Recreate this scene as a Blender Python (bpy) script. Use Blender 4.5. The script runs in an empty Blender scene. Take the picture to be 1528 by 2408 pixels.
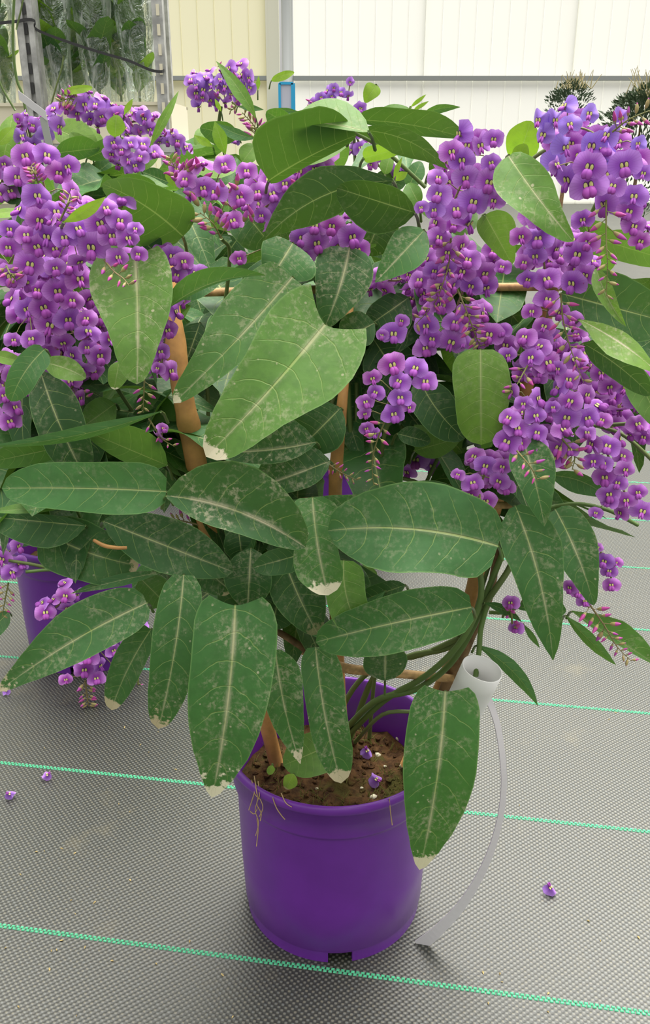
import bpy, bmesh, math, random
from mathutils import Vector, Matrix, Quaternion
from mathutils import noise as mnoise

scene = bpy.context.scene
# ---------------------------------------------------------------- camera
F, PW, PH = 2080.0, 1528.0, 2408.0          # focal length in pixels of the 1528x2408 frame
PITCH = math.radians(22.15)
H = 0.642                                   # lens height above the floor
cam_d = bpy.data.cameras.new('camera')
cam_d.sensor_fit = 'VERTICAL'
cam_d.sensor_height = 24.0
cam_d.lens = F / PH * 24.0
cam_d.clip_start = 0.02
cam_d.clip_end = 100
cam = bpy.data.objects.new('camera', cam_d)
scene.collection.objects.link(cam)
cam.location = (0, 0, H)
cam.rotation_euler = (math.radians(90) - PITCH, 0, 0)
scene.camera = cam
# ---------------------------------------------------------------- light
world = bpy.data.worlds.new('greenhouse_daylight')
scene.world = world
world.use_nodes = True
wb = world.node_tree.nodes['Background']
wb.inputs['Color'].default_value = (1.0, 0.985, 0.95, 1)
# overcast sky: the zenith three times as bright as the horizon, seen through the greenhouse roof
wt = world.node_tree
wg = wt.nodes.new('ShaderNodeTexCoord')
ws_ = wt.nodes.new('ShaderNodeSeparateXYZ')
wt.links.new(wg.outputs['Generated'], ws_.inputs[0])
wm = wt.nodes.new('ShaderNodeMapRange')
wt.links.new(ws_.outputs[2], wm.inputs[0])
wm.inputs[1].default_value, wm.inputs[2].default_value = 0.0, 1.0
wm.inputs[3].default_value, wm.inputs[4].default_value = 0.24, 1.18
wt.links.new(wm.outputs[0], wb.inputs['Strength'])
sun_d = bpy.data.lights.new('soft_sun', 'SUN')
sun_d.energy = 4.3
sun_d.angle = math.radians(55)
sun_d.color = (1.0, 0.97, 0.9)
sun = bpy.data.objects.new('soft_sun', sun_d)
scene.collection.objects.link(sun)
sun.rotation_euler = (math.radians(-20), 0, math.radians(-34))
scene.view_settings.view_transform = 'Standard'
scene.view_settings.look = 'None'
scene.view_settings.exposure = 0.72
scene.view_settings.gamma = 1.0
scene.view_settings.use_curve_mapping = False
scene.cycles.max_bounces = 8
scene.cycles.transparent_max_bounces = 16

# ---------------------------------------------------------------- helpers
COL = scene.collection
RND = random.Random(7)
CP, SP = math.cos(PITCH), math.sin(PITCH)

def P(px, py, Y):
    """world point seen at pixel (px, py) at the distance Y in front of the lens"""
    u = (px - PW / 2) / F
    v = (py - PH / 2) / F
    t = Y / (CP - v * SP)
    return Vector((u * t, Y, H - (SP + v * CP) * t))

def axial(p):
    return p.y * CP + (H - p.z) * SP

def mpp(px, py, Y):
    return axial(P(px, py, Y)) / F

def wloc(o):
    l = Vector(o.location)
    while o.parent:
        o = o.parent
        l += o.location
    return l

def root(name, loc, label, cat, group=None):
    o = bpy.data.objects.new(name, None)
    COL.objects.link(o)
    o.location = loc
    o.empty_display_size = 0.02
    o['label'] = label
    o['category'] = cat
    if group:
        o['group'] = group
    return o

def tag(o, label, cat, group=None):
    o['label'] = label
    o['category'] = cat
    if group:
        o['group'] = group
    return o

def struct(o, label=None):
    o['kind'] = 'structure'
    if label:
        o['label'] = label
    return o

def link(name, me, parent=None, loc=(0, 0, 0)):
    o = bpy.data.objects.new(name, me)
    COL.objects.link(o)
    if parent:
        o.parent = parent
        o.location = Vector(loc) - wloc(parent)
    else:
        o.location = loc
    return o

class MB:
    """collects vertices and faces in world space and links them as one mesh object"""
    def __init__(s):
        s.v, s.f, s.m, s.uv = [], [], [], []
    def add(s, verts, faces, mat=0, uvs=None):
        b = len(s.v)
        s.v += [Vector(p) for p in verts]
        s.uv += list(uvs) if uvs else [(0, 0)] * len(verts)
        for f in faces:
            s.f.append([b + i for i in f])
            s.m.append(mat)
    def grid(s, rows, mat=0, uvs=None, close=False):
        n, m = len(rows), len(rows[0])
        fs = []
        for i in range(n - 1):
            for j in range(m if close else m - 1):
                k = (j + 1) % m
                fs.append((i * m + j, i * m + k, (i + 1) * m + k, (i + 1) * m + j))
        s.add([p for r in rows for p in r], fs, mat, [q for r in uvs for q in r] if uvs else None)
    def tube(s, pts, r, n=6, mat=0, cap=True):
        pts = [Vector(p) for p in pts]
        rr = r if isinstance(r, (list, tuple)) else [r] * len(pts)
        rows, uvs = [], []
        up = Vector((0.13, 0.21, 0.97))
        L = 0
        for i, p in enumerate(pts):
            d = (pts[min(i + 1, len(pts) - 1)] - pts[max(i - 1, 0)])
            if d.length < 1e-9:
                d = Vector((0, 0, 1))
            d.normalize()
            a = d.cross(up)
            if a.length < 0.05:
                a = d.cross(Vector((1, 0, 0)))
            a.normalize()
            b = d.cross(a)
            up = b if b.dot(up) > 0 else -b
            if i:
                L += (p - pts[i - 1]).length
            rows.append([p + (a * math.cos(2 * math.pi * k / n) + b * math.sin(2 * math.pi * k / n)) * rr[i] for k in range(n)])
            uvs.append([(k / n, L) for k in range(n)])
        s.grid(rows, mat, uvs, close=True)
        if cap:
            base = len(s.v) - len(rows) * n
            s.f.append([base + k for k in range(n)])
            s.m.append(mat)
            s.f.append([len(s.v) - n + k for k in range(n)][::-1])
            s.m.append(mat)
    def box(s, c, sx, sy, sz, mat=0, rz=0.0):
        c = Vector(c)
        R = Matrix.Rotation(rz, 3, 'Z')
        vs = [c + R @ Vector((x * sx / 2, y * sy / 2, z * sz / 2)) for x in (-1, 1) for y in (-1, 1) for z in (-1, 1)]
        s.add(vs, [(0, 1, 3, 2), (4, 6, 7, 5), (0, 4, 5, 1), (2, 3, 7, 6), (0, 2, 6, 4), (1, 5, 7, 3)], mat)
    def mesh(s, name, mats, smooth=True, center=True):
        c = Vector((0, 0, 0))
        if center and s.v:
            for p in s.v:
                c += p
            c /= len(s.v)
        me = bpy.data.meshes.new(name)
        me.from_pydata([p - c for p in s.v], [], s.f)
        for m in mats:
            me.materials.append(m)
        me.polygons.foreach_set('material_index', s.m)
        me.polygons.foreach_set('use_smooth', [smooth] * len(s.f))
        ul = me.uv_layers.new(name='UVMap')
        flat = []
        for l in me.loops:
            flat += s.uv[l.vertex_index]
        ul.data.foreach_set('uv', flat)
        me.update()
        return me, c
    def build(s, name, mats, parent=None, smooth=True):
        if not isinstance(mats, (list, tuple)):
            mats = [mats]
        me, c = s.mesh(name, mats, smooth)
        return link(name, me, parent, c)

def smooth_path(pts, n=6):
    """Catmull-Rom through the points"""
    pts = [Vector(p) for p in pts]
    if len(pts) < 3:
        return [pts[0].lerp(pts[-1], i / n) for i in range(n + 1)]
    q = [pts[0] * 2 - pts[1]] + pts + [pts[-1] * 2 - pts[-2]]
    out = []
    for i in range(1, len(q) - 2):
        for k in range(n):
            t = k / n
            a, b, c, d = q[i - 1], q[i], q[i + 1], q[i + 2]
            out.append(0.5 * ((2 * b) + (c - a) * t + (2 * a - 5 * b + 4 * c - d) * t * t + (3 * b - a - 3 * c + d) * t ** 3))
    out.append(pts[-1])
    return out

def lerp_table(tab, t):
    for (a, x), (b, y) in zip(tab, tab[1:]):
        if t <= b:
            k = (t - a) / (b - a)
            k = k * k * (3 - 2 * k) * 0.35 + k * 0.65
            return x + (y - x) * k
    return tab[-1][1]

# ---------------------------------------------------------------- materials
class NT:
    """tiny node-tree writer"""
    def __init__(s, name):
        s.mat = bpy.data.materials.new(name)
        s.mat.use_nodes = True
        s.t = s.mat.node_tree
        s.bsdf = s.t.nodes['Principled BSDF']
        s.out = s.t.nodes['Material Output']
    def n(s, typ, **kw):
        nd = s.t.nodes.new(typ)
        for k, v in kw.items():
            setattr(nd, k, v)
        return nd
    def l(s, a, b):
        s.t.links.new(a, b)
    def val(s, x, sock):
        if hasattr(x, 'is_linked') or hasattr(x, 'node'):
            s.l(x, sock)
        else:
            sock.default_value = x
    def math(s, op, a, b=0.0, c=0.0, clamp=False):
        nd = s.n('ShaderNodeMath', operation=op, use_clamp=clamp)
        for i, x in enumerate((a, b, c)):
            s.val(x, nd.inputs[i])
        return nd.outputs[0]
    def mix(s, fac, a, b, mode='MIX'):
        nd = s.n('ShaderNodeMix', data_type='RGBA', blend_type=mode)
        s.val(fac, nd.inputs[0])
        for x, i in ((a, 6), (b, 7)):
            if isinstance(x, tuple):
                nd.inputs[i].default_value = (*x[:3], 1)
            else:
                s.l(x, nd.inputs[i])
        return nd.outputs[2]
    def noise(s, scale, detail=3, vec=None, rough=0.55, dist=0.0, dims='3D', w=None):
        nd = s.n('ShaderNodeTexNoise', noise_dimensions=dims)
        nd.inputs['Scale'].default_value = scale
        nd.inputs['Detail'].default_value = detail
        nd.inputs['Roughness'].default_value = rough
        nd.inputs['Distortion'].default_value = dist
        if vec is not None:
            s.l(vec, nd.inputs['Vector'])
        if w is not None:
            s.l(w, nd.inputs['W'])
        return nd.outputs[0]
    def ramp(s, fac, lo, hi):
        nd = s.n('ShaderNodeMapRange', interpolation_type='SMOOTHSTEP')
        s.val(fac, nd.inputs[0])
        s.val(lo, nd.inputs[1])
        s.val(hi, nd.inputs[2])
        return nd.outputs[0]
    def attr(s, name):
        return s.n('ShaderNodeAttribute', attribute_type='OBJECT', attribute_name=name).outputs['Fac']
    def obj_random(s):
        return s.n('ShaderNodeObjectInfo').outputs['Random']
    def bump(s, h, strength=0.3, dist=0.001):
        nd = s.n('ShaderNodeBump')
        nd.inputs['Strength'].default_value = strength
        nd.inputs['Distance'].default_value = dist
        s.l(h, nd.inputs['Height'])
        s.l(nd.outputs[0], s.bsdf.inputs['Normal'])
        return nd.outputs[0]
    def base(s, col, rough=0.5, spec=0.5):
        s.val(col if not isinstance(col, tuple) else (*col[:3], 1), s.bsdf.inputs['Base Color'])
        s.val(rough, s.bsdf.inputs['Roughness'])
        s.val(spec, s.bsdf.inputs['Specular IOR Level'])
        return s
    def translucent(s, col, fac):
        tr = s.n('ShaderNodeBsdfTranslucent')
        s.val(col if not isinstance(col, tuple) else (*col[:3], 1), tr.inputs[0])
        mx = s.n('ShaderNodeMixShader')
        s.val(fac, mx.inputs[0])
        s.l(s.bsdf.outputs[0], mx.inputs[1])
        s.l(tr.outputs[0], mx.inputs[2])
        s.l(mx.outputs[0], s.out.inputs[0])

def simple(name, col, rough=0.5, spec=0.5, var=0.0, scale=40, bump=0.0, metal=0.0):
    k = NT(name)
    c = (*col, 1)
    if var:
        nz = k.noise(scale, 4, k.n('ShaderNodeTexCoord').outputs['Object'])
        cc = k.mix(k.ramp(nz, 0.3, 0.7), tuple(x * (1 - var) for x in col), tuple(min(1, x * (1 + var)) for x in col))
        k.base(cc, rough, spec)
        if bump:
            k.bump(nz, bump, 0.002)
    else:
        k.base(col, rough, spec)
    k.bsdf.inputs['Metallic'].default_value = metal
    return k.mat

def make_leaf_material():
    k = NT('leaf_surface')
    tc = k.n('ShaderNodeTexCoord')
    sep = k.n('ShaderNodeSeparateXYZ')
    k.l(tc.outputs['UV'], sep.inputs[0])
    u, v = sep.outputs[0], sep.outputs[1]
    rnd = k.obj_random()
    dust, tip, tone = k.attr('dust'), k.attr('tip'), k.attr('tone')
    ob = tc.outputs['Object']
    off = k.n('ShaderNodeVectorMath', operation='ADD')
    k.l(ob, off.inputs[0])
    cmb = k.n('ShaderNodeCombineXYZ')
    k.l(k.math('MULTIPLY', rnd, 7.0), cmb.inputs[0])
    k.l(k.math('MULTIPLY', rnd, 3.0), cmb.inputs[1])
    k.l(cmb.outputs[0], off.inputs[1])
    pos = off.outputs[0]
    s = k.math('ABSOLUTE', k.math('MULTIPLY_ADD', u, 2.0, -1.0))            # 0 on the midrib, 1 on the edge
    # leaf green; the dark end of tone also holds shade inside the plant
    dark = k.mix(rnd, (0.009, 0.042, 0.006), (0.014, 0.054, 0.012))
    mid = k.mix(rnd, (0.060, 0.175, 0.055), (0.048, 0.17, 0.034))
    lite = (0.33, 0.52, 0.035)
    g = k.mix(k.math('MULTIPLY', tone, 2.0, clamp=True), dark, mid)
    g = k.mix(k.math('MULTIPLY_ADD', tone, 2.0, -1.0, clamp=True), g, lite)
    mott = k.noise(160, 4, pos)
    g = k.mix(k.math('MULTIPLY', k.ramp(mott, 0.35, 0.75), 0.28), g, (0.02, 0.06, 0.02))
    # veins
    wob = k.noise(60, 2, pos)
    vein_p = k.math('MULTIPLY_ADD', v, 7.5, k.math('MULTIPLY', k.math('POWER', s, 1.5), -1.1))
    vein_p = k.math('ADD', vein_p, k.math('MULTIPLY_ADD', wob, 0.5, rnd))
    fr = k.math('ABSOLUTE', k.math('MULTIPLY_ADD', k.math('FRACT', vein_p), 2.0, -1.0))
    vein = k.ramp(fr, 0.93, 0.985)
    vein = k.math('MULTIPLY', vein, k.ramp(s, 1.0, 0.6))
    midw = k.math('MULTIPLY_ADD', v, -0.022, 0.034)
    rib = k.ramp(k.math('DIVIDE', s, midw), 1.3, 0.5)
    veincol = k.mix(0.5, g, (0.36, 0.48, 0.14))
    col = k.mix(k.math('MULTIPLY', vein, 0.8), g, veincol)
    col = k.mix(k.math('MULTIPLY', rib, 0.8), col, (0.33, 0.44, 0.13))
    edge = k.ramp(s, 0.955, 0.995)
    col = k.mix(k.math('MULTIPLY', edge, 0.5), col, (0.20, 0.36, 0.11))
    # dust: fine specks, streaks near the midrib, scattered crumbs, dried tip
    sp1 = k.noise(330, 5, pos, 0.7)
    sp2 = k.noise(45, 4, pos, 0.65)
    d1 = k.math('MULTIPLY', k.ramp(sp1, 0.45, 0.66), k.ramp(sp2, 0.40, 0.62))
    ribd = k.math('MULTIPLY', k.ramp(k.math('MULTIPLY_ADD', sp1, 0.22, s), 0.22, 0.08), k.ramp(sp2, 0.25, 0.55))
    vor = k.n('ShaderNodeTexVoronoi')
    vor.inputs['Scale'].default_value = 150
    vor.inputs['Randomness'].default_value = 1.0
    k.l(pos, vor.inputs['Vector'])
    crumb = k.math('MULTIPLY', k.ramp(k.math('MULTIPLY_ADD', sp1, 0.3, vor.outputs['Distance']), 0.30, 0.22), k.ramp(k.noise(37, 2, pos), 0.5, 0.56))
    dd = k.math('ADD', k.math('MULTIPLY', d1, 0.62), k.math('MULTIPLY', ribd, 0.9), clamp=True)
    dd = k.math('MAXIMUM', dd, k.math('MULTIPLY', crumb, 1.0))
    dd = k.math('MULTIPLY', dd, dust, clamp=True)
    col = k.mix(dd, col, k.mix(sp2, (0.52, 0.48, 0.30), (0.66, 0.60, 0.44)))
    tipm = k.math('MULTIPLY', k.ramp(k.math('ADD', v, k.math('MULTIPLY_ADD', k.math('ADD', sp2, k.math('MULTIPLY', sp1, 0.6)), 0.40, -0.32)), 0.90, 0.94), k.ramp(tip, 0.05, 0.3))
    tipcol = k.mix(tip, (0.42, 0.30, 0.15), (0.88, 0.82, 0.60))
    col = k.mix(tipm, col, tipcol)
    k.base(col, k.math('MULTIPLY_ADD', sp2, 0.25, 0.40), 0.34)
    hgt = k.math('ADD', k.math('MULTIPLY', rib, -0.8), k.math('MULTIPLY', vein, -0.45))
    hgt = k.math('ADD', hgt, k.math('MULTIPLY', mott, 0.4))
    k.bump(hgt, 0.45, 0.0012)
    trc = k.mix(0.6, col, (0.25, 0.5, 0.03))
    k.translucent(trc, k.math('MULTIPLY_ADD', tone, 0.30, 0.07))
    return k.mat

def make_banner_material():
    k = NT('banner_petal')
    tc = k.n('ShaderNodeTexCoord')
    sep = k.n('ShaderNodeSeparateXYZ')
    k.l(tc.outputs['UV'], sep.inputs[0])
    r, th = sep.outputs[0], sep.outputs[1]
    rnd = k.obj_random()
    blue = k.attr('blue')
    edge = k.mix(rnd, (0.70, 0.27, 0.74), (0.54, 0.22, 0.75))
    inner = k.mix(rnd, (0.36, 0.040, 0.38), (0.25, 0.038, 0.41))  # petal's own deeper heart, darkened further to carry shading
    edge = k.mix(blue, edge, (0.42, 0.29, 0.88))
    inner = k.mix(blue, inner, (0.30, 0.17, 0.70))
    c = k.mix(k.ramp(r, 0.3, 1.05), inner, edge)
    c = k.mix(k.ramp(r, 0.30, 0.12), c, (0.10, 0.012, 0.14))
    streak = k.n('ShaderNodeTexWave')
    st = k.math('SINE', k.math('MULTIPLY', th, 190.0))
    c = k.mix(k.math('MULTIPLY', k.ramp(st, 0.2, 1.0), 0.13), c, (0.15, 0.03, 0.28))
    k.t.nodes.remove(streak)
    k.base(c, 0.55, 0.3)
    k.bsdf.inputs['Sheen Weight'].default_value = 0.15
    k.translucent(c, 0.16)
    return k.mat

def tinted(name, a, b, rough=0.5, spec=0.4, trans=0.0):
    k = NT(name)
    c = k.mix(k.obj_random(), a, b)
    nz = k.noise(90, 3, k.n('ShaderNodeTexCoord').outputs['Object'])
    c = k.mix(k.math('MULTIPLY', nz, 0.3), c, tuple(x * 0.5 for x in a))
    k.base(c, rough, spec)
    if trans:
        k.translucent(c, trans)
    return k.mat

M = {}
M['leaf'] = make_leaf_material()
M['banner'] = make_banner_material()
M['wing'] = tinted('wing_petal', (0.48, 0.085, 0.50), (0.46, 0.11, 0.60), 0.5, 0.35, 0.2)
M['eye'] = simple('flower_eye', (0.62, 0.62, 0.20), 0.6)
M['eye_ring'] = simple('flower_eye_ring', (0.07, 0.01, 0.09), 0.6)
M['calyx'] = tinted('calyx', (0.20, 0.15, 0.06), (0.28, 0.24, 0.09), 0.6)
M['bud_pink'] = tinted('bud_pink', (0.56, 0.07, 0.32), (0.44, 0.08, 0.42), 0.45)
M['bud_green'] = tinted('bud_green', (0.42, 0.36, 0.14), (0.34, 0.25, 0.11), 0.55)
M['stalk'] = tinted('flower_stalk', (0.22, 0.25, 0.07), (0.25, 0.19, 0.09), 0.55)
M['stem'] = tinted('green_stem', (0.12, 0.21, 0.05), (0.15, 0.19, 0.06), 0.5)
M['bark'] = simple('brown_stem', (0.20, 0.12, 0.055), 0.7, 0.3, 0.35, 120, 0.3)
M['cane'] = simple('bamboo_cane', (0.50, 0.26, 0.085), 0.5, 0.4, 0.22, 60, 0.1)
M['split'] = simple('split_bamboo', (0.52, 0.32, 0.14), 0.6, 0.3, 0.3, 150, 0.2)

def make_floor_material():
    k = NT('woven_ground_cloth')
    tc = k.n('ShaderNodeTexCoord')
    mp = k.n('ShaderNodeMapping')
    mp.inputs['Rotation'].default_value = (0, 0, math.radians(9.0))
    k.l(tc.outputs['Object'], mp.inputs[0])
    sep = k.n('ShaderNodeSeparateXYZ')
    k.l(mp.outputs[0], sep.inputs[0])
    wob = k.math('MULTIPLY', k.noise(30, 2, tc.outputs['Object']), 1.6)
    x = k.math('ADD', k.math('MULTIPLY', sep.outputs[0], 2 * math.pi / 0.0056), wob)
    y = k.math('ADD', k.math('MULTIPLY', sep.outputs[1], 2 * math.pi / 0.0052), wob)
    w = k.math('MULTIPLY', k.math('SINE', x), k.math('SINE', y))
    dot = k.ramp(w, -0.1, 0.75)
    hue = k.noise(420, 2, tc.outputs['Object'])
    big = k.noise(3.2, 4, tc.outputs['Object'])
    a = k.mix(k.ramp(big, 0.35, 0.7), (0.018, 0.021, 0.016), (0.032, 0.033, 0.026))
    b = k.mix(k.ramp(hue, 0.35, 0.65), (0.165, 0.155, 0.110), (0.125, 0.138, 0.132))
    c = k.mix(k.math('MULTIPLY', dot, 0.85), a, b)
    dirt = k.ramp(k.noise(11, 5, tc.outputs['Object'], 0.65), 0.56, 0.78)
    c = k.mix(k.math('MULTIPLY', dirt, 0.35), c, (0.16, 0.135, 0.07))
    k.base(c, 0.42, 0.75)
    k.bump(w, 0.3, 0.0005)
    return k.mat

M['cloth'] = make_floor_material()
M['thread'] = simple('green_marker_thread', (0.07, 0.42, 0.22), 0.5, 0.5, 0.25, 400)
def sheet(name, col, tr):
    k = NT(name)
    k.base(col, 0.5, 0.4)
    k.translucent(col, tr)
    return k.mat
M['panel_white'] = sheet('white_translucent_panel', (0.92, 0.92, 0.86), 0.6)
M['panel_cream'] = sheet('cream_translucent_panel', (0.80, 0.77, 0.54), 0.5)
M['rail'] = simple('grey_rail', (0.33, 0.35, 0.34), 0.5, 0.4)
M['column'] = simple('cream_column', (0.83, 0.82, 0.66), 0.5, 0.4)
M['pipe'] = simple('grey_pipe', (0.45, 0.47, 0.46), 0.45, 0.4)
M['blue'] = simple('blue_frame', (0.03, 0.42, 0.75), 0.4)
M['paleboard'] = simple('pale_board', (0.62, 0.63, 0.72), 0.5)
M['steel'] = simple('galvanised_steel', (0.47, 0.47, 0.45), 0.45, 0.5, 0.3, 25, 0.0, 0.25)
M['dark'] = simple('dark_slot', (0.05, 0.05, 0.05), 0.7)
M['strap'] = simple('black_strap', (0.03, 0.03, 0.03), 0.5)
M['tray'] = simple('cream_tray', (0.82, 0.76, 0.58), 0.6, 0.3)
M['purple_pot'] = simple('purple_plastic', (0.140, 0.022, 0.300), 0.30, 0.5, 0.06, 30)
M['white_plastic'] = simple('white_plastic', (0.86, 0.86, 0.84), 0.35, 0.5)
M['grey_plastic'] = simple('pale_grey_plastic', (0.62, 0.60, 0.62), 0.3, 0.5)
M['perlite'] = simple('perlite', (0.80, 0.76, 0.55), 0.8)
M['root'] = simple('dry_root', (0.46, 0.32, 0.16), 0.7)
M['chaff'] = simple('dry_chaff', (0.58, 0.45, 0.20), 0.7, 0.3, 0.3, 300)

# ---------------------------------------------------------------- floor
m = MB()
m.add([(-15, -1.5, 0), (15, -1.5, 0), (15, 12.6, 0), (-15, 12.6, 0)], [(0, 1, 2, 3)])
floor = struct(m.build('floor', M['cloth'], smooth=False), 'grey woven ground cover cloth with green marker threads')
# green marker threads woven into the cloth, stitch by stitch
LS = -0.158
for i in range(-1, 14):
    y0 = H * (0.854 + 0.3366 * i)
    m = MB()
    d = Vector((1, LS, 0)).normalized()
    nrm = Vector((-d.y, d.x, 0))
    step = 0.0042
    x = -1.6 if i < 6 else -2.5
    x1 = 1.5 if i < 6 else 2.5
    if i >= 6:
        step = 0.02
    n = 0
    while x < x1:
        c = Vector((x, y0 + LS * x, 0))
        for row in (0, 1):
            cc = c + nrm * ((row - 0.5) * 0.0025) + d * (row * step * 0.5)
            L, W, hh = step * 0.36, 0.0012, 0.0008
            base = [cc + d * L * a + nrm * W * b + Vector((0, 0, 0.0002)) for a, b in ((-1, -1), (1, -1), (1, 1), (-1, 1))]
            top = [cc + d * L * 0.6 * a + nrm * W * 0.6 * b + Vector((0, 0, hh)) for a, b in ((-1, -1), (1, -1), (1, 1), (-1, 1))]
            m.add(base + top, [(4, 5, 6, 7), (0, 1, 5, 4), (1, 2, 6, 5), (2, 3, 7, 6), (3, 0, 4, 7)])
        x += step
    t = m.build('marker_thread', M['thread'], floor, smooth=False)
    t['kind'] = 'stuff'

# ---------------------------------------------------------------- back wall
YW = 12.5
ZR0, ZR1 = P(764, 190, YW).z, P(764, 180, YW).z          # rail
def WX(px):
    return P(px, 185, YW).x
m = MB()
m.box((0, YW + 0.06, 0.03), 28, 0.04, 0.06)
m.box((0, YW + 0.04, 5.63), 28, 0.06, 0.06)
wall = struct(m.build('wall_back', M['panel_white'], smooth=False), 'pale greenhouse wall of vertically ribbed panels')
def panel(x0, x1, z0, z1, y, mat):
    m = MB()
    n = max(1, round((x1 - x0) / 0.205))
    prof = []
    w = (x1 - x0) / n
    for i in range(n):
        a = x0 + i * w
        prof += [(a, 0.012), (a + 0.012, 0.0), (a + w - 0.006, 0.0)]
    prof.append((x1, 0.012))
    m.grid([[Vector((a, y + b, z0)) for a, b in prof], [Vector((a, y + b, z1)) for a, b in prof]])
    for z in (z0, z1):
        b = len(m.v)
        m.add([Vector((x0, y, z)), Vector((x1, y, z)), Vector((x1, y + 0.06, z)), Vector((x0, y + 0.06, z))], [(0, 1, 2, 3)])
    for x in (x0, x1):
        m.add([Vector((x, y, z0)), Vector((x, y, z1)), Vector((x, y + 0.06, z1)), Vector((x, y + 0.06, z0))], [(0, 1, 2, 3)])
    return m.build('panel', mat, wall, smooth=False)
seams_right = [690, 995, 1343, 1692, 2040, 2390, 2740]
for a, b in zip(seams_right, seams_right[1:]):
    panel(WX(a) + 0.004, WX(b) - 0.004, ZR1, 5.6, YW - 0.03, M['panel_white'])
    panel(WX(a) + 0.004, WX(b) - 0.004, 0.0, ZR0, YW + 0.01, M['panel_white'])
seams_left = [-1820, -1470, -1120, -770, -420, -80, 275, 628]
for a, b in zip(seams_left, seams_left[1:]):
    panel(WX(a) + 0.004, WX(b) - 0.004, ZR1, 5.6, YW - 0.03, M['panel_cream'])
    panel(WX(a) + 0.004, WX(b) - 0.004, 0.0, ZR0, YW + 0.01, M['panel_cream'])
for n, (a, b) in enumerate(((-1820, 628), (690, 2740))):
    m = MB()
    x0, x1 = WX(a), WX(b)
    m.box(((x0 + x1) / 2, YW - 0.06, (ZR0 + ZR1) / 2), x1 - x0, 0.13, ZR1 - ZR0)
    struct(m.build('trim_%d' % (n + 1), M['rail'], smooth=False), 'grey horizontal rail along the %s half of the wall' % ('left' if n == 0 else 'right'))
m = MB()
m.box(((WX(628) + WX(664)) / 2, YW - 0.07, 2.8), WX(664) - WX(628) - 0.06, 0.16, 5.6)
m.box((WX(631), YW - 0.05, 2.8), 0.03, 0.2, 5.6)
struct(m.build('trim_3', M['column'], smooth=False), 'cream vertical wall column between the panels')
m = MB()
m.tube([(WX(676), YW - 0.14, 0), (WX(676), YW - 0.14, 5.6)], 0.062, 12)
m.tube([(WX(686), YW - 0.1, 0), (WX(686), YW - 0.1, 5.6)], 0.022, 8)
struct(m.build('trim_4', M['pipe']), 'grey downpipe running up the wall')
# the blue framed board hanging by the pipe
a, b = P(657, 196, YW - 0.4), P(690, 274, YW - 0.4)
r = root('framed_board', (a.x, a.y, b.z), 'small blue framed board hanging beside the grey downpipe', 'board')
w, hh = b.x - a.x, a.z - b.z
m = MB(); m.box(((a.x + b.x) / 2, a.y, (a.z + b.z) / 2), w * 0.85, 0.02, hh * 0.92); m.build('board_face', M['paleboard'], r, False)
for (cx, cz, sx, sz) in ((a.x, (a.z + b.z) / 2, 0.03, hh), (b.x, (a.z + b.z) / 2, 0.05, hh), ((a.x + b.x) / 2, a.z, w, 0.03), ((a.x + b.x) / 2, b.z, w, 0.03)):
    m = MB(); m.box((cx, a.y - 0.005, cz), sx, 0.05, sz); m.build('frame_bar', M['blue'], r, False)
m = MB(); m.box(((a.x + b.x) / 2, (a.y + YW) / 2, a.z - 0.05), 0.03, YW - a.y, 0.03); m.build('bracket', M['pipe'], r, False)

# ---------------------------------------------------------------- trolley with sleeved plants
YT = 2.6
zs = P(200, 330, YT).z
r = root('plant_trolley', (P(220, 250, YT).x, YT + 0.15, 0), 'galvanised plant trolley with slotted posts behind the left flowers', 'trolley')
posts = [(P(82, 200, YT).x, YT, 0.052, 0.035), (P(379, 200, YT).x, YT + 0.02, 0.028, 0.03), (P(82, 200, YT).x - 0.04, YT + 0.42, 0.04, 0.03), (P(379, 200, YT).x - 0.05, YT + 0.42, 0.03, 0.03)]
for q, (x, y, sx, sy) in enumerate(posts):
    m = MB()
    m.box((x, y, 0.9), sx, sy, 1.8)
    if q == 0:
        m.box((x - 0.012, y - 0.012, 0.9), 0.016, sy, 1.8)
        m.box((x + 0.016, y - 0.014, 0.9), 0.014, sy, 1.8)
    p = m.build('post', M['steel'], r, False)
    if q < 2:
        m = MB()
        for kk in range(34):
            m.box((x + (0.002 if q else 0.0), y - sy / 2 - 0.0005 - (0.001 if q else 0.006), 0.2 + kk * 0.046), 0.008, 0.002, 0.026)
        m.build('slot', M['dark'] if q == 0 else M['tray'], p, False)['kind'] = 'stuff'
m = MB()
m.box(((posts[0][0] + posts[1][0]) / 2 - 0.05, YT + 0.2, zs - 0.02), posts[1][0] - posts[0][0] + 0.2, 0.4, 0.02)
m.build('shelf', M['steel'], r, False)
m = MB()
m.box(((posts[0][0] + posts[1][0]) / 2, YT + 0.2, 0.15), posts[1][0] - posts[0][0] + 0.06, 0.4, 0.03)
m.build('base', M['steel'], r, False)
# strap
m = MB()
sp = [P(-40, 58, YT - 0.03), P(38, 50, YT - 0.04), P(62, 46, YT - 0.045), P(82, 50, YT - 0.04), P(90, 72, YT - 0.02), P(200, 112, YT - 0.025), P(300, 142, YT - 0.02), P(352, 164, YT - 0.01), P(381, 168, YT - 0.012), P(388, 160, YT + 0.03)]
sp = smooth_path(sp, 5)
m.grid([[p + Vector((0, 0, 0.0035)) for p in sp], [p - Vector((0, 0, 0.0035)) for p in sp], [p + Vector((0, 0.004, -0.0035)) for p in sp], [p + Vector((0, 0.004, 0.0035)) for p in sp], [p + Vector((0, 0, 0.0035)) for p in sp]])
tag(m.build('strap', M['strap'], smooth=False), 'thin black strap tied across the sleeved plants on the trolley', 'strap')
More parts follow.
